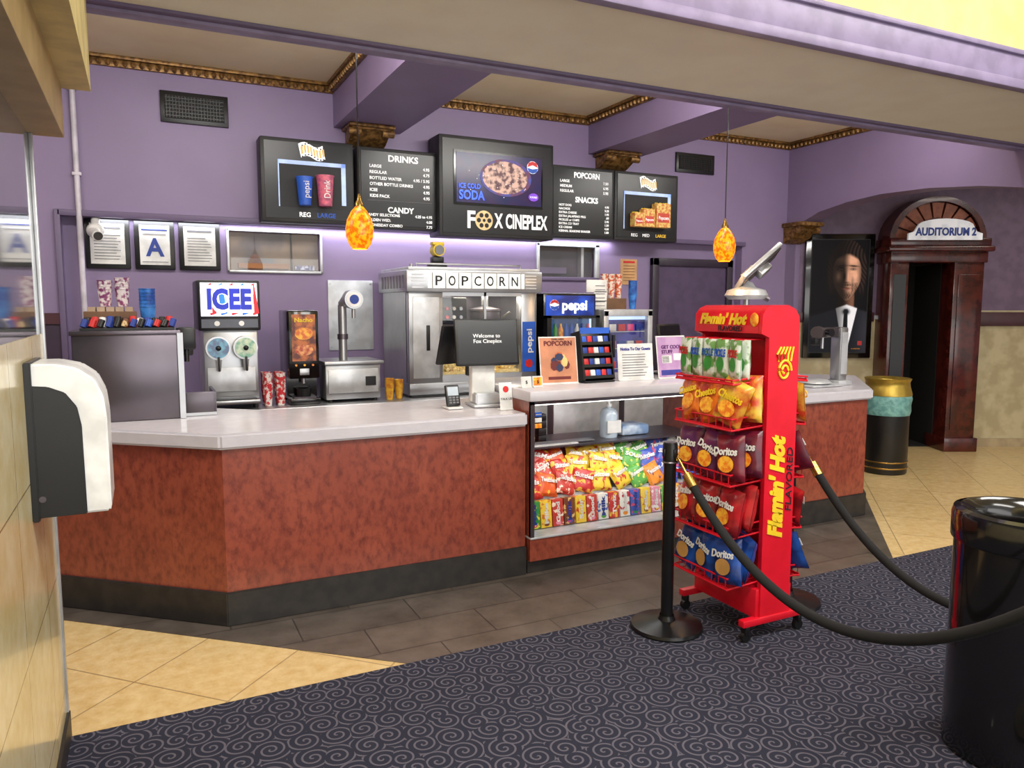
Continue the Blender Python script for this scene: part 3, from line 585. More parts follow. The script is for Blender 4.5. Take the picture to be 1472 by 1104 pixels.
b.box(.39,.71,Y+.012,Y+.02,1.05,1.22,steelL,.003); b.box(.38,.72,Y-.12,Y+.02,.97,1.0,steel,.006); b.box(.4,.7,Y-.11,Y,1.0,1.006,black)
for k in (.4,.7):
    for yy in (Y,6.05): b.cyl((k,yy,.93),(k,yy,.975),.02,mat=black,n=12)
b.done()
b=B("hot_cup_stack"); crw=M("cup_red_white",(216,210,206),.4,c2=(190,44,52),scale=40,lo=.46,hi=.52)
for i in range(4): cupstack(b,.79+ (i%2)*.09,5.62+(i//2)*.1,.932,.035,.12,crw,7)
b.done()
b=B("cheese_warmer"); 
b.box(.94,1.16,Y+.0,6.0,1.12,1.62,blackG,.012); b.box(.94,1.16,Y+.12,6.0,.95,1.14,blackG); b.box(.94,1.16,Y-.02,6.0,.932,.975,blackG,.008)
b.box(.965,1.135,Y-.006,Y+.002,1.25,1.59,M("nacho_print",(170,92,38),.35,emit=.25,c2=(80,28,20),scale=15,lo=.42,hi=.58)); b.text("Nacho",(1.05,Y-.01,1.55),.03,yell,w=.13,bold=.03)
b.ell(1.05,1.45,.065,.045,Y-.009,M("cheese_yellow",(225,165,50),.35,emit=.2,c2=(190,90,30),scale=30)); b.ell(1.05,1.33,.065,.04,Y-.009,M("chili_red",(160,56,34),.35,emit=.2,c2=(210,150,90),scale=30))
b.box(1.01,1.09,Y+.0,Y+.08,1.14,1.2,steel,.006); b.cyl((1.05,Y+.05,1.15),(1.05,Y+.05,1.08),.012,mat=steel)
for k in (.99,1.05,1.11): b.cyl((k,Y-.002,1.22),(k,Y-.012,1.22),.008,mat=orange,n=10)
b.box(.97,1.13,Y+.0,Y+.11,.976,.985,steelD); b.lathe((1.05,Y+.06,.985),[(0,0),(.05,0),(.055,.06),(.05,.06),(0,.03)],black); b.done()
b=B("steel_wall_panel"); b.box(1.43,1.82,6.485,6.5,1.27,1.87,M("panel_white",(204,208,214),.35,.1),.004)
for x in (1.45,1.80):
    for z in (1.3,1.84): b.cyl((x,6.486,z),(x,6.478,z),.008,mat=steel,n=10)
b.done()
b=B("butter_dispenser")
b.box(1.2,1.62,Y+.0,6.0,.95,1.22,steel,.01); b.box(1.22,1.6,Y-.01,Y+.002,1.0,1.18,steelL,.004); b.box(1.19,1.64,Y-.03,6.02,1.21,1.24,steel,.006)
b.cyl((1.36,Y+.1,1.24),(1.36,Y+.1,1.66),.032,mat=steel); b.cyl((1.36,Y+.1,1.66),(1.40,Y+.04,1.74),.034,mat=steel)
b.cyl((1.42,Y+.07,1.70),(1.42,Y-.03,1.70),.07,mat=steel,n=28); b.cyl((1.42,Y-.03,1.70),(1.42,Y-.036,1.70),.055,mat=white,n=28); b.ell(1.42,1.70,.035,.035,Y-.038,navy)
b.cyl((1.42,Y,1.64),(1.42,Y,1.56),.014,mat=steel,n=12); b.cyl((1.36,Y+.1,1.4),(1.36,Y+.1,1.44),.04,mat=steelD)
b.box(1.5,1.58,Y-.015,Y-.008,1.05,1.12,black); 
for k in (1.24,1.58):
    for yy in (Y+.03,5.95): b.cyl((k,yy,.93),(k,yy,.955),.018,mat=black,n=10)
b.done()
b=B("yellow_cup_stack"); cyw=M("cup_yellow",(210,166,50),.4,c2=(180,110,34),scale=30); cupstack(b,1.69,5.6,.932,.035,.09,cyw,6); cupstack(b,1.77,5.62,.932,.035,.09,cyw,5); b.done()

# ------------------------------------------------------------------ popcorn machine
b=B("popcorn_machine")
x0,x1,y0,y1=1.86,2.98,5.62,6.32
b.box(x0,x1,y0,y1,.95,1.04,steel,.006); b.box(x0+.02,x1-.02,y0+.02,y1,.933,.96,black)
b.box(x0-.03,x1+.03,y0-.05,y1+.02,1.76,1.93,steel,.008); b.box(x0-.01,x1+.01,y0-.03,y1,1.93,1.955,steelL,.004)
b.box(2.0,2.84,y0-.056,y0-.049,1.79,1.91,M("sign_milk",(240,240,236),.4,emit=.5)); 
for i,ch in enumerate("POPCORN"): b.text(ch,(2.09+i*.11,y0-.059,1.85),.075,ink,w=.058,bold=.01)
for i in range(8): b.box(2.035+i*.11,2.04+i*.11,y0-.058,y0-.055,1.79,1.91,ink)
for s_ in (x0+.01,x1-.13):
    for k in range(5): b.box(s_,s_+.1,y0-.056,y0-.05,1.79+k*.025,1.80+k*.025,steelL)
b.box(x0,x0+.012,y0+.06,y1,1.04,1.76,steel); b.box(x0,2.14,y0,y0+.08,1.04,1.76,steel,.004)
b.box(x0+.03,2.11,y0-.006,y0,1.08,1.72,steelL,.004); b.box(2.0,2.03,y0-.012,y0-.006,1.3,1.5,black,.003)
b.box(x1-.14,x1,y0,y0+.1,1.04,1.76,steel,.004); b.box(x1-.01,x1,y0,y1,1.04,1.76,steel); b.box(x0,x1,y1-.02,y1,1.04,1.76,steelD)
b.box(x0+.05,x1,y0,y0+.03,1.04,1.1,steel)
b.box(2.14,x1-.14,y0+.012,y0+.018,1.1,1.76,glass); b.box(2.50,2.52,y0,y0+.03,1.1,1.76,steel); b.box(2.14,x1-.14,y0,y0+.03,1.73,1.76,steel)
b.box(2.17,2.40,y0+.12,y0+.4,1.50,1.72,black,.01); 
for k in range(3):
    for j in range(2): b.cyl((2.22+k*.06,y0+.12,1.56+j*.07),(2.22+k*.06,y0+.10,1.56+j*.07),.015,mat=(redp,white,steel)[k],n=10)
b.lathe((2.64,y0+.3,1.45),[(0,0),(.11,0),(.13,.03),(.13,.15),(.14,.16),(.14,.175),(.02,.2),(0,.2)],steelD); b.cyl((2.64,y0+.3,1.63),(2.64,y0+.3,1.76),.03,mat=steel)
b.tube([(2.53,y0+.3,1.5),(2.45,y0+.2,1.45),(2.4,y0+.15,1.4)],.012,black); b.tube([(2.79,y0+.28,1.55),(2.83,y0+.2,1.6)],.01,steel)
pk=M("popcorn",(240,222,160),.7,c2=(230,198,110),scale=60)
b.box(2.14,x1-.1,y0+.04,y1-.05,1.04,1.12,pk)
for i in range(260): b.sph((R.uniform(2.17,2.84),R.uniform(y0+.05,y0+.4),1.12+R.random()*.05),R.uniform(.013,.022),pk,u=6,v=4)
b.box(x1-.13,x1-.01,y0-.004,y0,1.1,1.52,bluep); b.text("pepsi",(x1-.07,y0-.006,1.36),.05,white,w=.2,right=(0,0,1),up=(-1,0,0),bold=.02); b.ell(x1-.07,1.17,.035,.035,y0-.006,redp)
b.cyl((x0+.04,y0+.05,1.955),(x0+.04,y0+.05,1.98),.012,mat=steel)
for k in range(8): b.box(x0-.034,x0-.03,y0+.02+k*.08,y0+.06+k*.08,1.79,1.89,steelD) 
b.tube([(x0+.1,y0+.1,1.955),(x0+.1,y0+.1,1.985),(x1-.1,y0+.1,1.985),(x1-.1,y0+.1,1.955)],.008,steel); b.done()
b=B("yellow_work_light"); yw=M("tool_yellow",(225,195,50),.4); b.box(2.1,2.24,5.76,5.87,1.957,2.0,black,.01); b.box(2.12,2.22,5.78,5.85,2.0,2.05,black,.01); b.cyl((2.17,5.85,2.10),(2.17,5.76,2.10),.05,mat=yw,n=20); b.cyl((2.17,5.76,2.10),(2.17,5.75,2.10),.038,mat=greyp,n=20); b.box(2.12,2.22,5.77,5.84,2.14,2.165,yw,.006); b.done()

# ------------------------------------------------------------------ fridges
coolW=M("cool_light",(190,215,255),.4,emit=1.2)
b=B("drink_cooler")
b.box(3.05,3.57,5.62,6.2,.95,1.76,blackG,.008); pepM=M("cooler_blue",(24,70,180),.3,emit=.5,c2=(14,34,110),scale=5); b.box(3.07,3.55,5.612,5.622,1.57,1.74,pepM); b.text("pepsi",(3.35,5.608,1.66),.085,MC["sign_white_glow"],w=.25,bold=.03)
b.ell(3.15,1.66,.045,.045,5.609,menuW); b.poly([(3.105,1.665),(3.15,1.68),(3.195,1.665),(3.18,1.695),(3.15,1.705),(3.12,1.695)],5.607,redp); b.poly([(3.105,1.655),(3.15,1.645),(3.195,1.655),(3.18,1.625),(3.15,1.615),(3.12,1.625)],5.607,bluep)
b.box(3.10,3.52,5.614,5.622,1.0,1.54,M("cooler_inside",(70,110,160),.4,emit=.35,c2=(40,70,120),scale=4))
b.box(3.10,3.12,5.61,5.62,1.0,1.54,coolW); b.box(3.50,3.52,5.61,5.62,1.0,1.54,coolW)
for j,z in enumerate((1.03,1.2,1.37)):
    b.box(3.12,3.50,5.60,5.616,z-.012,z-.004,steelL)
    for i in range(7): k=(bluep,white,navy,redp,green,orange,bluep)[(i+j*2)%7]; b.lathe((3.15+i*.054,5.594,z),[(0,0),(.02,0),(.022,.02),(.022,.08),(.009,.11),(.009,.13),(0,.13)],k,10)
b.box(3.06,3.56,5.55,5.556,.98,1.56,glass); b.box(3.05,3.09,5.55,5.62,.97,1.57,black); b.box(3.53,3.57,5.55,5.62,.97,1.57,black); b.box(3.05,3.57,5.55,5.62,.95,.985,black); b.box(3.05,3.57,5.55,5.62,1.55,1.57,black)
for k in (3.1,3.52): b.cyl((k,5.7,.93),(k,5.7,.955),.02,mat=black,n=10)
b.done()
b=B("countertop_freezer")
b.box(3.62,4.14,5.62,6.1,.95,1.62,steelL,.01); b.box(3.67,4.09,5.612,5.622,1.02,1.56,M("freezer_inside",(60,60,140),.4,emit=.45,c2=(30,30,90),scale=5)); b.box(3.67,4.09,5.607,5.614,1.53,1.56,coolW)
for z in (1.1,1.28,1.43):
    b.box(3.68,4.08,5.59,5.614,z-.01,z-.003,steelL)
    for i in range(4): b.box(3.70+i*.095,3.77+i*.095,5.592,5.614,z,z+.06,(pink,navy,white,redp)[(i+int(z*10))%4],.003)
b.box(3.66,4.10,5.565,5.57,1.0,1.57,glass); b.box(3.62,3.67,5.56,5.62,.96,1.61,steelL,.004); b.box(4.09,4.14,5.56,5.62,.96,1.61,steelL,.004); b.box(3.62,4.14,5.56,5.62,.95,1.02,steelL,.004); b.box(3.62,4.14,5.56,5.62,1.56,1.62,steelL,.004); b.box(3.70,3.72,5.53,5.56,1.2,1.4,black,.004)
for k in (3.67,4.09): b.cyl((k,5.7,.93),(k,5.7,.955),.02,mat=black,n=10)
b.done()
b=B("cup_carton"); b.box(3.72,3.95,5.7,5.9,1.623,1.72,cb,.004); 
cor=M("cup_orange",(226,216,204),.4,c2=(200,90,50),scale=40,lo=.46,hi=.54)
for i in range(3): cupstack(b,3.76+i*.075,5.78,1.70,.034,.12,cor,7)
b.done()
b=B("paper_cup_stack"); cupstack(b,4.05,5.75,1.623,.04,.13,cblue,7); b.done()
b=B("price_sign"); b.box(3.63,3.70,5.66,5.74,1.621,1.628,paper); b.box(3.58,3.71,5.66,5.67,1.622,1.70,paper,.002); b.box(3.50,3.71,5.66,5.67,1.77,1.88,paper,.002); b.box(3.58,3.71,5.66,5.67,1.69,1.78,paper)
for k in range(6): b.box(3.59,3.69,5.657,5.66,1.65+k*.035,1.656+k*.035,greyp)
b.done()

# ------------------------------------------------------------------ POS
def rotz(x,y,a): return Matrix.Translation((x,y,0))@Matrix.Rotation(a,4,'Z')
b=B("pos_terminal",rotz(1.96,4.42,-.12))
b.box(-.1,.1,-.13,.1,1.012,1.03,steelL,.008); b.box(-.085,.075,-.02,.06,1.03,1.3,white,.015); b.prism([(-.08,-.1),(.08,-.1),(.08,.04),(-.08,.04)],1.03,1.1,steelL,.008)
X=Matrix.Translation((.0,-.04,1.42))@Matrix.Rotation(-.18,4,'X')
b.box(-.20,.22,-.015,.015,-.15,.15,black,.01,X=X); scoff=M("screen_off",(16,17,20),.2,coat=.1); b.box(-.185,.205,-.018,-.014,-.135,.135,scoff,X=X)
old=b.M; b.M=b.M@X; b.text("Welcome to\nFox Cineplex",(.01,-.021,.04),.024,menuW,w=.19); b.M=old
X=Matrix.Translation((-.17,.12,1.40))@Matrix.Rotation(.5,4,'Z')@Matrix.Rotation(.25,4,'X'); b.box(-.12,.12,-.012,.012,-.13,.13,black,.008,X=X); b.box(-.1,.0,.04,.09,1.2,1.4,black,.01)
b.done()
b=B("card_reader",rotz(1.72,4.36,0)); X=Matrix.Translation((0,0,1.09))@Matrix.Rotation(-.3,4,'X')
b.box(-.05,.05,-.06,.05,1.012,1.025,white,.005); b.box(-.045,.045,-.015,.015,-.065,.07,black,.008,X=X); b.box(-.035,.035,-.018,-.014,0,.055,M("reader_screen",(170,180,190),.3,emit=.2),X=X)
for i in range(9): b.box(-.03+(i%3)*.023,-.014+(i%3)*.023,-.018,-.014,-.05+(i//3)*.016,-.04+(i//3)*.016,greyp,X=X)
b.done()
def sign(name,x0,x1,z0,h,y,face,fn,tilt=-.15,rz=0):
    w=x1-x0; b=B(name,Matrix.Translation(((x0+x1)/2,y,z0))@Matrix.Rotation(rz,4,'Z'))
    X=Matrix.Rotation(tilt,4,'X'); b.box(-w/2,w/2,0,.005,.004,h,white,X=X); b.box(-w/2+.006,w/2-.006,-.002,0,.012,h-.008,face,X=X)
    b.box(-w/2,w/2,-.01,.05,0,.005,white)
    old=b.M; b.M=b.M@X; fn(b,w,h); b.M=old; b.done()
def s_card(b,w,h):
    b.ell(0,h*.75,.02,.02,-.004,redp); b.text("TALK US",(0,-.004,h*.4),.014,ink)
sign("tabletop_sign",1.955,2.04,1.012,.17,4.15,paper,s_card)
mar=M("dark_maroon",(110,30,30),.5); ind=M("indigo",(60,60,150),.5)
def s1(b,w,h):
    b.text("POPCORN",(0,-.004,h*.86),.03,mar,w=w*.75,bold=.03); b.text("Order online",(0,-.004,h*.95),.012,ink)
    for i in range(9): b.ell(R.uniform(-.07,.07),h*R.uniform(.3,.72),R.uniform(.015,.035),R.uniform(.015,.035),-.004-i*.0003,R.choice([M("kernel_yellow",(236,204,130),.5),mar,M("kernel_orange",(210,110,60),.5),M("navy_fan",(40,50,90),.5)]),7)
    b.box(-w*.3,w*.3,-.004,-.002,h*.1,h*.16,mar)
sign("tabletop_sign",2.28,2.55,1.146,.31,4.22,M("leaflet_salmon",(210,140,104),.5),s1,-.15,-.05)
def s3(b,w,h):
    b.text("Notice To Our Guests",(0,-.004,h*.86),.02,ind,w=w*.85,bold=.03)
    for k in range(9): b.box(-w*.38,w*.38-R.random()*.05,-.004,-.002,h*.12+k*.018,h*.12+k*.018+.005,greyp)
sign("tabletop_sign",2.87,3.16,1.146,.25,4.22,paper,s3,-.1)
def s4(b,w,h):
    b.text("GET COOL\nSTUFF",(0,-.004,h*.74),.024,M("deep_purple",(110,50,120),.5),w=w*.7,bold=.03); b.box(-w*.35,-w*.02,-.004,-.002,h*.36,h*.54,paper); b.box(w*.05,w*.35,-.004,-.002,h*.42,h*.58,paper)
    for i in range(20): b.box(-w*.33+(i%5)*.012,-w*.33+(i%5)*.012+.007,-.005,-.003,h*.38+(i//5)*.011,h*.38+(i//5)*.011+.007,ink)
    b.box(-w*.4,w*.4,-.004,-.002,h*.08,h*.2,ind)
sign("tabletop_sign",3.20,3.46,1.146,.30,4.22,M("leaflet_pink",(190,154,192),.5,c2=(174,132,178),scale=9),s4,-.15,.05)
for x,c_ in ((2.12,paper),(2.2,orange),):
    sign("small_card",x-.035,x+.035,1.146,.07,4.12,c_,lambda b,w,h:b.text("$",(0,-.004,h*.5),.02,ink))
b=B("seasoning_rack",rotz(2.70,4.24,.05)); X=Matrix.Rotation(-.2,4,'X'); X=Matrix.Translation((0,0,1.155))@X
b.box(-.12,.12,.04,.055,0,.33,black,.004,X=X); b.box(-.125,-.115,-.05,.055,0,.33,black,X=X); b.box(.115,.125,-.05,.055,0,.33,black,X=X); b.box(-.12,.12,-.05,.1,1.147,1.16,black)
for j in range(4):
    b.box(-.12,.12,-.05,.045,.01+j*.075,.016+j*.075,black,X=X); b.box(-.12,.12,-.052,-.047,.01+j*.075,.03+j*.075,black,X=X)
    for i in range(5): b.box(-.108+i*.044,-.070+i*.044,-.045,-.01,.018+j*.075,.07+j*.075,(redp,white,bluep,redp,navy,white,navy)[(i+j*3)%7],.004,X=X)
b.box(-.12,.12,-.05,-.044,.31,.35,bluep,X=X); b.done()
b=B("pos_terminal",rotz(3.50,4.5,.5)); b.box(-.1,.1,-.1,.1,1.147,1.16,black,.006); b.box(-.03,.03,.0,.04,1.16,1.3,black,.006)
X=Matrix.Translation((0,-.01,1.38))@Matrix.Rotation(-.15,4,'X'); b.box(-.19,.19,-.014,.014,-.13,.14,black,.01,X=X); b.box(-.175,.175,-.017,-.013,-.115,.125,scoff,X=X); b.done()
b=B("articulated_display_stand"); b.lathe((4.1,4.35,1.012),[(0,0),(.1,0),(.1,.015),(.03,.03),(.022,.05)],steel); b.cyl((4.1,4.35,1.03),(4.1,4.35,1.78),.022,mat=steel)
b.lathe((4.1,4.35,1.70),[(0,0),(.13,0),(.16,.03),(.14,.07),(.07,.09),(.04,.13),(0,.13)],steelL); b.tube([(4.1,4.35,1.8),(4.06,4.33,1.87),(4.14,4.32,1.93)],.034,steelL)
X=Matrix.Translation((4.18,4.32,1.95))@Matrix.Rotation(-.62,4,'Y')@Matrix.Rotation(-.62,4,'X'); b.box(-.22,.22,-.10,.10,-.018,.018,steelL,.01,X=X); b.box(-.20,.20,-.08,.08,-.03,-.018,steelD,.004,X=X); b.box(-.06,.06,-.04,.04,-.08,-.02,steel,.01,X=X)
b.box(3.98,4.03,4.28,4.32,1.72,1.77,black,.005); b.cyl((4.2,4.35,1.75),(4.28,4.3,1.70),.022,mat=steelD); b.done()
b=B("topping_dispenser"); b.box(4.68,5.02,4.2,4.5,1.012,1.03,steelL,.008); b.lathe((4.82,4.32,1.03),[(0,.0),(.1,0),(.13,.012),(.1,.035),(.0,.045)],steelL)
b.box(5.02,5.17,4.25,4.4,1.012,1.05,steelL,.006); b.box(5.05,5.14,4.28,4.38,1.05,1.48,steel,.012); b.box(5.06,5.13,4.275,4.28,1.1,1.44,steelL)
b.box(4.86,5.07,4.29,4.37,1.40,1.48,steelD,.015); b.cyl((4.86,4.33,1.44),(4.80,4.30,1.44),.05,mat=steelD,n=20); b.cyl((4.9,4.28,1.44),(4.9,4.24,1.44),.032,mat=blackG,n=20); b.cyl((4.9,4.33,1.40),(4.9,4.33,1.31),.012,mat=steel); b.box(4.78,4.84,4.29,4.35,1.34,1.40,black,.008); b.done()

# ------------------------------------------------------------------ snack rack
b=B("snack_display_rack")
XA,XB,YA,YB=2.67,2.865,2.67,3.15
def endpanel(ya,yb):
    pts=[(XA,.1),(XB,.1),(XB,1.56),(XB-.005,1.60),(XB-.03,1.635),(XB-.08,1.655),(XA+.02,1.655),(XA-.02,1.64),(XA-.045,1.61),(XA-.05,1.52),(XA,1.50)]
    b.vprism(pts,ya,yb,red)
endpanel(YA,YA+.025); endpanel(YB-.025,YB)
b.box(XA+.09,XA+.11,YA+.02,YB-.02,.12,1.62,red); b.box(XA-.02,XB+.02,YA+.01,YB-.01,.11,.26,red,.006)
for yy in (YA+.012,YB-.012):
    b.box(2.56,2.97,yy-.02,yy+.02,.085,.12,red,.005)
    for xx in (2.59,2.94):
        b.cyl((xx,yy-.012,.032),(xx,yy+.012,.032),.026,mat=black,n=16); b.box(xx-.012,xx+.012,yy-.02,yy+.02,.045,.088,black,.004); b.cyl((xx,yy,.05),(xx,yy,.09),.008,mat=steel,n=8)
b.vprism([(XA-.05,1.52),(XA-.045,1.61),(XA-.02,1.64),(XA+.02,1.655),(XB-.08,1.655),(XB-.03,1.635),(XB-.005,1.60),(XB,1.52)],YA+.02,YB-.02,red)
old=b.M; b.M=Matrix(((0,1,0,2.623),(-1,0,0,2.91),(0,0,1,0),(0,0,0,1)))   # faces -X ; local x -> -Y
b.text("Flamin' Hot",(-.02,-.012,1.588),.05,yell,w=.34,shear=.35,bold=.05); b.text("FLAVORED",(.03,-.008,1.54),.024,ink,w=.17,bold=.02)
b.sph((.19,-.004,1.585),.028,orange,(1,.2,1.2)); b.M=old
b.text("Flamin' Hot",(2.745,YA-.003,.77),.085,yell,w=.52,right=(0,0,1),up=(-1,0,0),shear=.35,bold=.06)
b.text("FLAVORED",(2.83,YA-.003,.80),.038,ink,w=.32,right=(0,0,1),up=(-1,0,0),shear=.2)
b.tube([(2.77+.045*math.cos(a)*(1-a/14),YA-.004,1.34+.055*math.sin(a)*(1-a/14)) for a in [i*.35 for i in range(32)]],.006,yell,6)
for k in range(5): b.tube([(2.73+k*.02,YA-.004,1.385),(2.72+k*.024,YA-.004,1.42),(2.745+k*.02,YA-.004,1.455)],.005,yell,6)
for side in (-1,1):
    xb=XA+.1 if side<0 else XB-.1
    xf=2.48 if side<0 else 2.96
    for z in (1.28,1.06,.79,.53,.28):
        h=.055 if z<1.2 else .02
        for zz in (z,z+h): b.tube([(xb,YA+.03,zz+.02),(xf,YA+.03,zz),(xf,YB-.03,zz),(xb,YB-.03,zz+.02)],.005,red,6)
        b.box(min(xf,xf-side*.004),max(xf,xf-side*.004),YA+.03,YB-.03,z-.004,z+.012,red)
        for i in range(9):
            yy=YA+.04+i*(YB-YA-.08)/8; b.tube([(xb,yy,z+.01),(xf,yy,z),(xf,yy,z+h)],.003,red,5)
        for i in range(1,5): xx=xb+(xf-xb)*i/5; b.tube([(xx,YA+.03,z+.008),(xx,YB-.03,z+.008)],.003,red,5)
b.done()
bx=Matrix(((0,1,0,0),(-1,0,0,0),(0,0,1,0),(0,0,0,1)))
bag_o=M("bag_orange",(222,116,28),.3,c2=(180,40,28),scale=14,lo=.5,hi=.62); bag_r=M("bag_red",(184,30,38),.3,c2=(120,18,26),scale=10); bag_p=M("bag_purple",(88,36,84),.3,c2=(130,34,56),scale=9); bag_b=M("bag_blue",(30,76,160),.3,c2=(20,44,104),scale=10); bag_y=M("bag_flame",(222,184,64),.3,c2=(190,62,34),scale=12); bag_m=M("bag_maroon",(120,24,40),.3,c2=(80,18,40),scale=9)
bag_g=M("bag_pickle",(210,220,212),.3,c2=(104,150,82),scale=16,lo=.5,hi=.56)
b=B("chip_bags")
for side in (-1,1):
    bb=bx if side<0 else bx.inverted()
    for z,ms,lb,lm in ((1.07,(bag_o,bag_o,bag_y),"Cheetos",yell),(.80,(bag_p,bag_p,bag_m),"Doritos",white),(.54,(bag_r,bag_r,bag_r),"Doritos",white),(.29,(bag_b,bag_b,bag_b),"Doritos",white)):
        for dpt in ((0,1) if side<0 else (0,)):
            for i in range(3):
                xx=(2.525+dpt*.08) if side<0 else (2.92)
                yy=3.03-i*.142+R.uniform(-.012,.012)-.02*dpt
                b.pillow((xx,yy,z+.118+dpt*.018),.165,.225 if side<0 else .2,.075 if side<0 else .045,ms[i],R.uniform(-.3,.3),-.14+R.uniform(-.1,.1),R.uniform(-.35,.35),lb,lm,.036,base=bb,band=(orange if (lb=="Cheetos" or ms[i] is not bag_b) else M("chip_tan",(200,150,80),.5)))
b.done()
b=B("pickle_pouches"); bluehd=M("pouch_blue",(40,100,170),.4)
for i in range(5):
    for d_ in range(2):
        xx=2.52+d_*.05; yy=3.09-i*.09
        b.pillow((xx,yy,1.395),.088,.19,.03,bag_g,R.uniform(-.15,.15),.0,0,"PICKLE" if not d_ else None,(redp,bluep,bluehd,bluep,redp)[i],.035,base=bx,band=green)
    b.tube([(2.76,yy,1.49),(2.51,yy,1.49)],.003,red,5)
b.done()

# ------------------------------------------------------------------ stanchions and ropes
bm_=M("stanchion_black",(24,24,26),.28,.3)
for (x,y) in ((2.35,2.99),(3.16,2.97),(2.36,1.05),(3.20,1.05)):
    b=B("stanchion_post"); z=.006
    b.lathe((x,y,z),[(0,0),(.18,0),(.185,.008),(.18,.022),(.1,.035),(.045,.045),(.038,.06),(.036,.07)],bm_,40)
    b.lathe((x,y,z),[(.031,.05),(.031,.86),(.037,.865),(.037,.955),(.033,.965),(0,.967)],bm_); b.lathe((x,y,z),[(.038,.86),(.041,.865),(.038,.87)],steelD)
    for a in range(4): b.box(x+.036*math.cos(a*math.pi/2)-.008,x+.036*math.cos(a*math.pi/2)+.008,y+.036*math.sin(a*math.pi/2)-.008,y+.036*math.sin(a*math.pi/2)+.008,.90,.94,black,.003)
    b.done()
def rope(xa,xb,ya,yb,ztop,zlow):
    b=B("barrier_rope"); n=40; P=[]
    for i in range(n+1):
        u=i/n; P.append((xa+(xb-xa)*u,ya+(yb-ya)*u,zlow+(ztop-zlow)*(2*u-1)**2))
    b.tube(P[2:-2],.021,velvet,14)
    for e in (P[0:4],P[-1:-5:-1]):
        d=(Vector(e[3])-Vector(e[0])).normalized(); a=Vector(e[2])-d*.03; b.cyl(a,a+d*.075,.025,mat=brass,n=16); b.tube([e[0],a],.007,brass,8)
        t=[(e[0][0],e[0][1]+.012*math.cos(k*math.pi/6),e[0][2]+.016*math.sin(k*math.pi/6)) for k in range(13)]; b.tube(t,.004,brass,6)
    b.done()
rope(2.36,2.36,2.94,1.10,.90,.41); rope(3.19,3.21,2.925,1.10,.90,.315)

# ------------------------------------------------------------------ trash cans
b=B("trash_can"); c=(2.83,1.56,.006)
b.lathe(c,[(0,0),(.215,0),(.225,.01),(.225,.02),(.222,.8)],blackG,48); b.lathe(c,[(.222,.79),(.232,.795),(.234,.80),(.234,.885),(.228,.905),(.205,.912),(.19,.905),(.17,.87),(.165,.80),(.165,.4),(0,.4)],blackG,48); b.done()
b=B("trash_can"); c=(6.61,5.02,.004); 
b.lathe(c,[(0,0),(.205,0),(.21,.01),(.21,.66)],black,40)
for z in (.05,.11): b.lathe(c,[(.211,z),(.215,z+.004),(.215,z+.012),(.211,z+.016)],brass,40)
teal=M("bin_liner_teal",(120,170,165),.4,c2=(90,140,138),scale=20,bump=.4); b.lathe(c,[(.212,.58),(.222,.62),(.218,.68),(.228,.74),(.22,.775),(.2,.78)],teal,40)
b.lathe(c,[(.215,.765),(.225,.775),(.222,.80),(.205,.86),(.2,.90),(.215,.935),(.205,.94),(.15,.915),(.13,.86),(.12,.7),(0,.7)],M("gold_polished",(190,160,70),.3,.7),40); b.done()
b=B("paper_scrap"); b.box(2.20,2.25,1.50,1.515,.006,.012,paper,.002); b.done()

# ------------------------------------------------------------------ wall towel dispenser
b=B("paper_towel_dispenser")
out=[(-.325,1.0),(-.325,1.475),(-.25,1.475),(-.19,1.46),(-.145,1.425),(-.122,1.37),(-.115,1.3),(-.115,1.01),(-.12,1.0)]
b.vprism(out,2.67,2.93,white,.006)
inn=[(-.322,1.0),(-.322,1.41),(-.27,1.405),(-.225,1.385),(-.195,1.34),(-.185,1.28),(-.183,1.0)]
b.vprism(inn,2.662,2.938,black,.003); b.vprism([(-.330,.99),(-.330,1.48),(-.31,1.48),(-.31,.99)],2.655,2.945,black,.003)
b.cyl((-.30,2.662,1.06),(-.30,2.655,1.06),.01,mat=steelD,n=12); b.done()

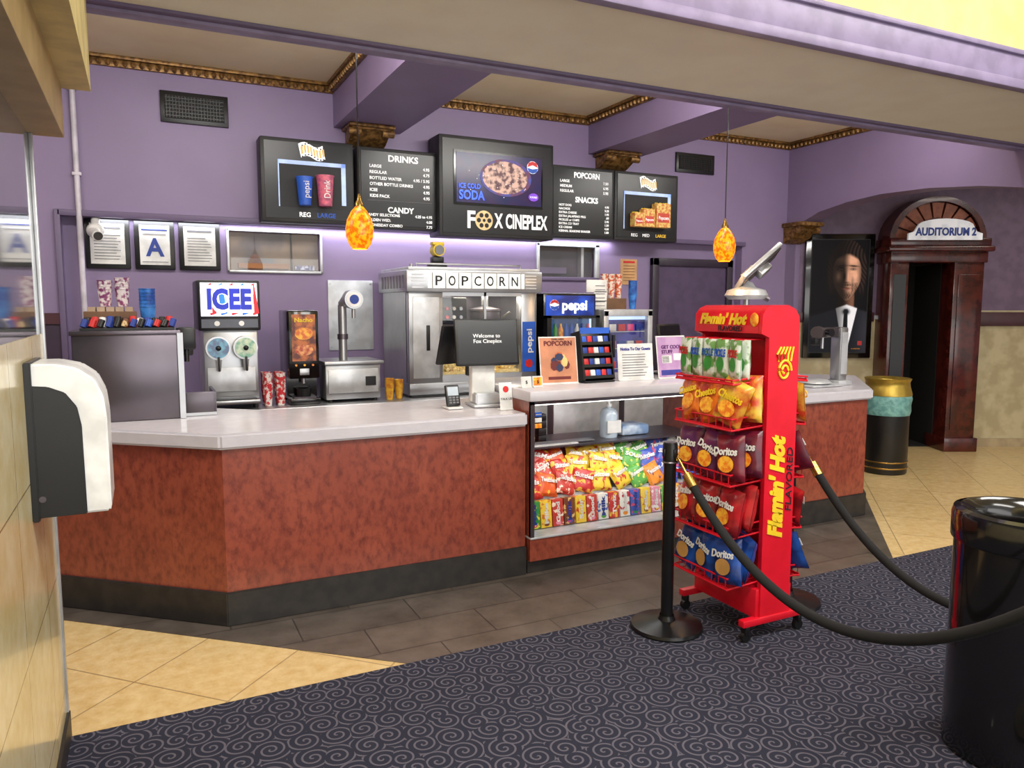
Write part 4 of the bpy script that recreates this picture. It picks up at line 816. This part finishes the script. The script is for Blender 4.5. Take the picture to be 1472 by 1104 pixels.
# ------------------------------------------------------------------ lights
def area(name,loc,rot,sx,sy,e,c=(1,1,1),sp=None):
    l=bpy.data.lights.new(name,'AREA'); l.shape='RECTANGLE'; l.size=sx; l.size_y=sy; l.energy=e; l.color=c
    if sp: l.spread=math.radians(sp)
    o=bpy.data.objects.new(name,l); o.location=loc; o.rotation_euler=rot; col0.objects.link(o)
wl=(1,.98,.94)
area("lobby_light",(1.2,.6,4.5),(0,0,0),2.5,1.2,165,wl); area("lobby_light",(5.2,.8,4.5),(0,0,0),2.5,1.2,160,wl); area("lobby_light",(2.5,-2.5,4.5),(math.radians(25),0,0),4,1.2,200,wl)
area("rear_fill_light",(2.5,-3.9,1.5),(math.radians(100),0,0),7,2.4,135,(1,1,.98))  # added fill from behind the camera, brightens soffit and counter fronts
area("hidden_wall_fill",(2.9,4.05,3.3),(math.radians(64),0,0),6.5,.15,86,wl); area("hidden_coffer_fill",(2.9,4.05,3.2),(math.radians(115),0,0),6.5,.12,28,(1,.95,.85))  # both are added fills hidden behind the front beam, for back wall and coffers
area("under_ledge_light",(2.0,6.44,2.29),(math.radians(10),0,0),4.6,.05,18,(.92,.94,1)); area("case_light",(2.89,4.1,1.04),(math.radians(12),0,0),1.5,.04,5,(1,1,.97))
area("hall_light",(8.3,3.6,3.0),(0,0,0),1.6,1.2,72,(1,.94,.84)); area("left_hall_light",(-1.6,4.2,3.3),(0,0,0),1,1,60,(1,.94,.8))
area("popcorn_light",(2.55,5.85,1.74),(0,0,0),.5,.3,7,(1,.92,.75))
w=bpy.data.worlds.new("World"); bpy.context.scene.world=w; w.use_nodes=True; w.node_tree.nodes["Background"].inputs[0].default_value=(1,.98,.95,1); w.node_tree.nodes["Background"].inputs[1].default_value=.85

# ------------------------------------------------------------------ camera
cd=bpy.data.cameras.new("camera"); cam=bpy.data.objects.new("camera",cd); col0.objects.link(cam)
cd.sensor_width=36; cd.lens=1080/1472*36; cd.clip_start=.02
cam.location=(0,0,1.65); cam.rotation_euler=(math.pi/2-math.atan(112/1080),0,-math.radians(26.1))
bpy.context.scene.camera=cam
bpy.context.scene.view_settings.view_transform='Standard'
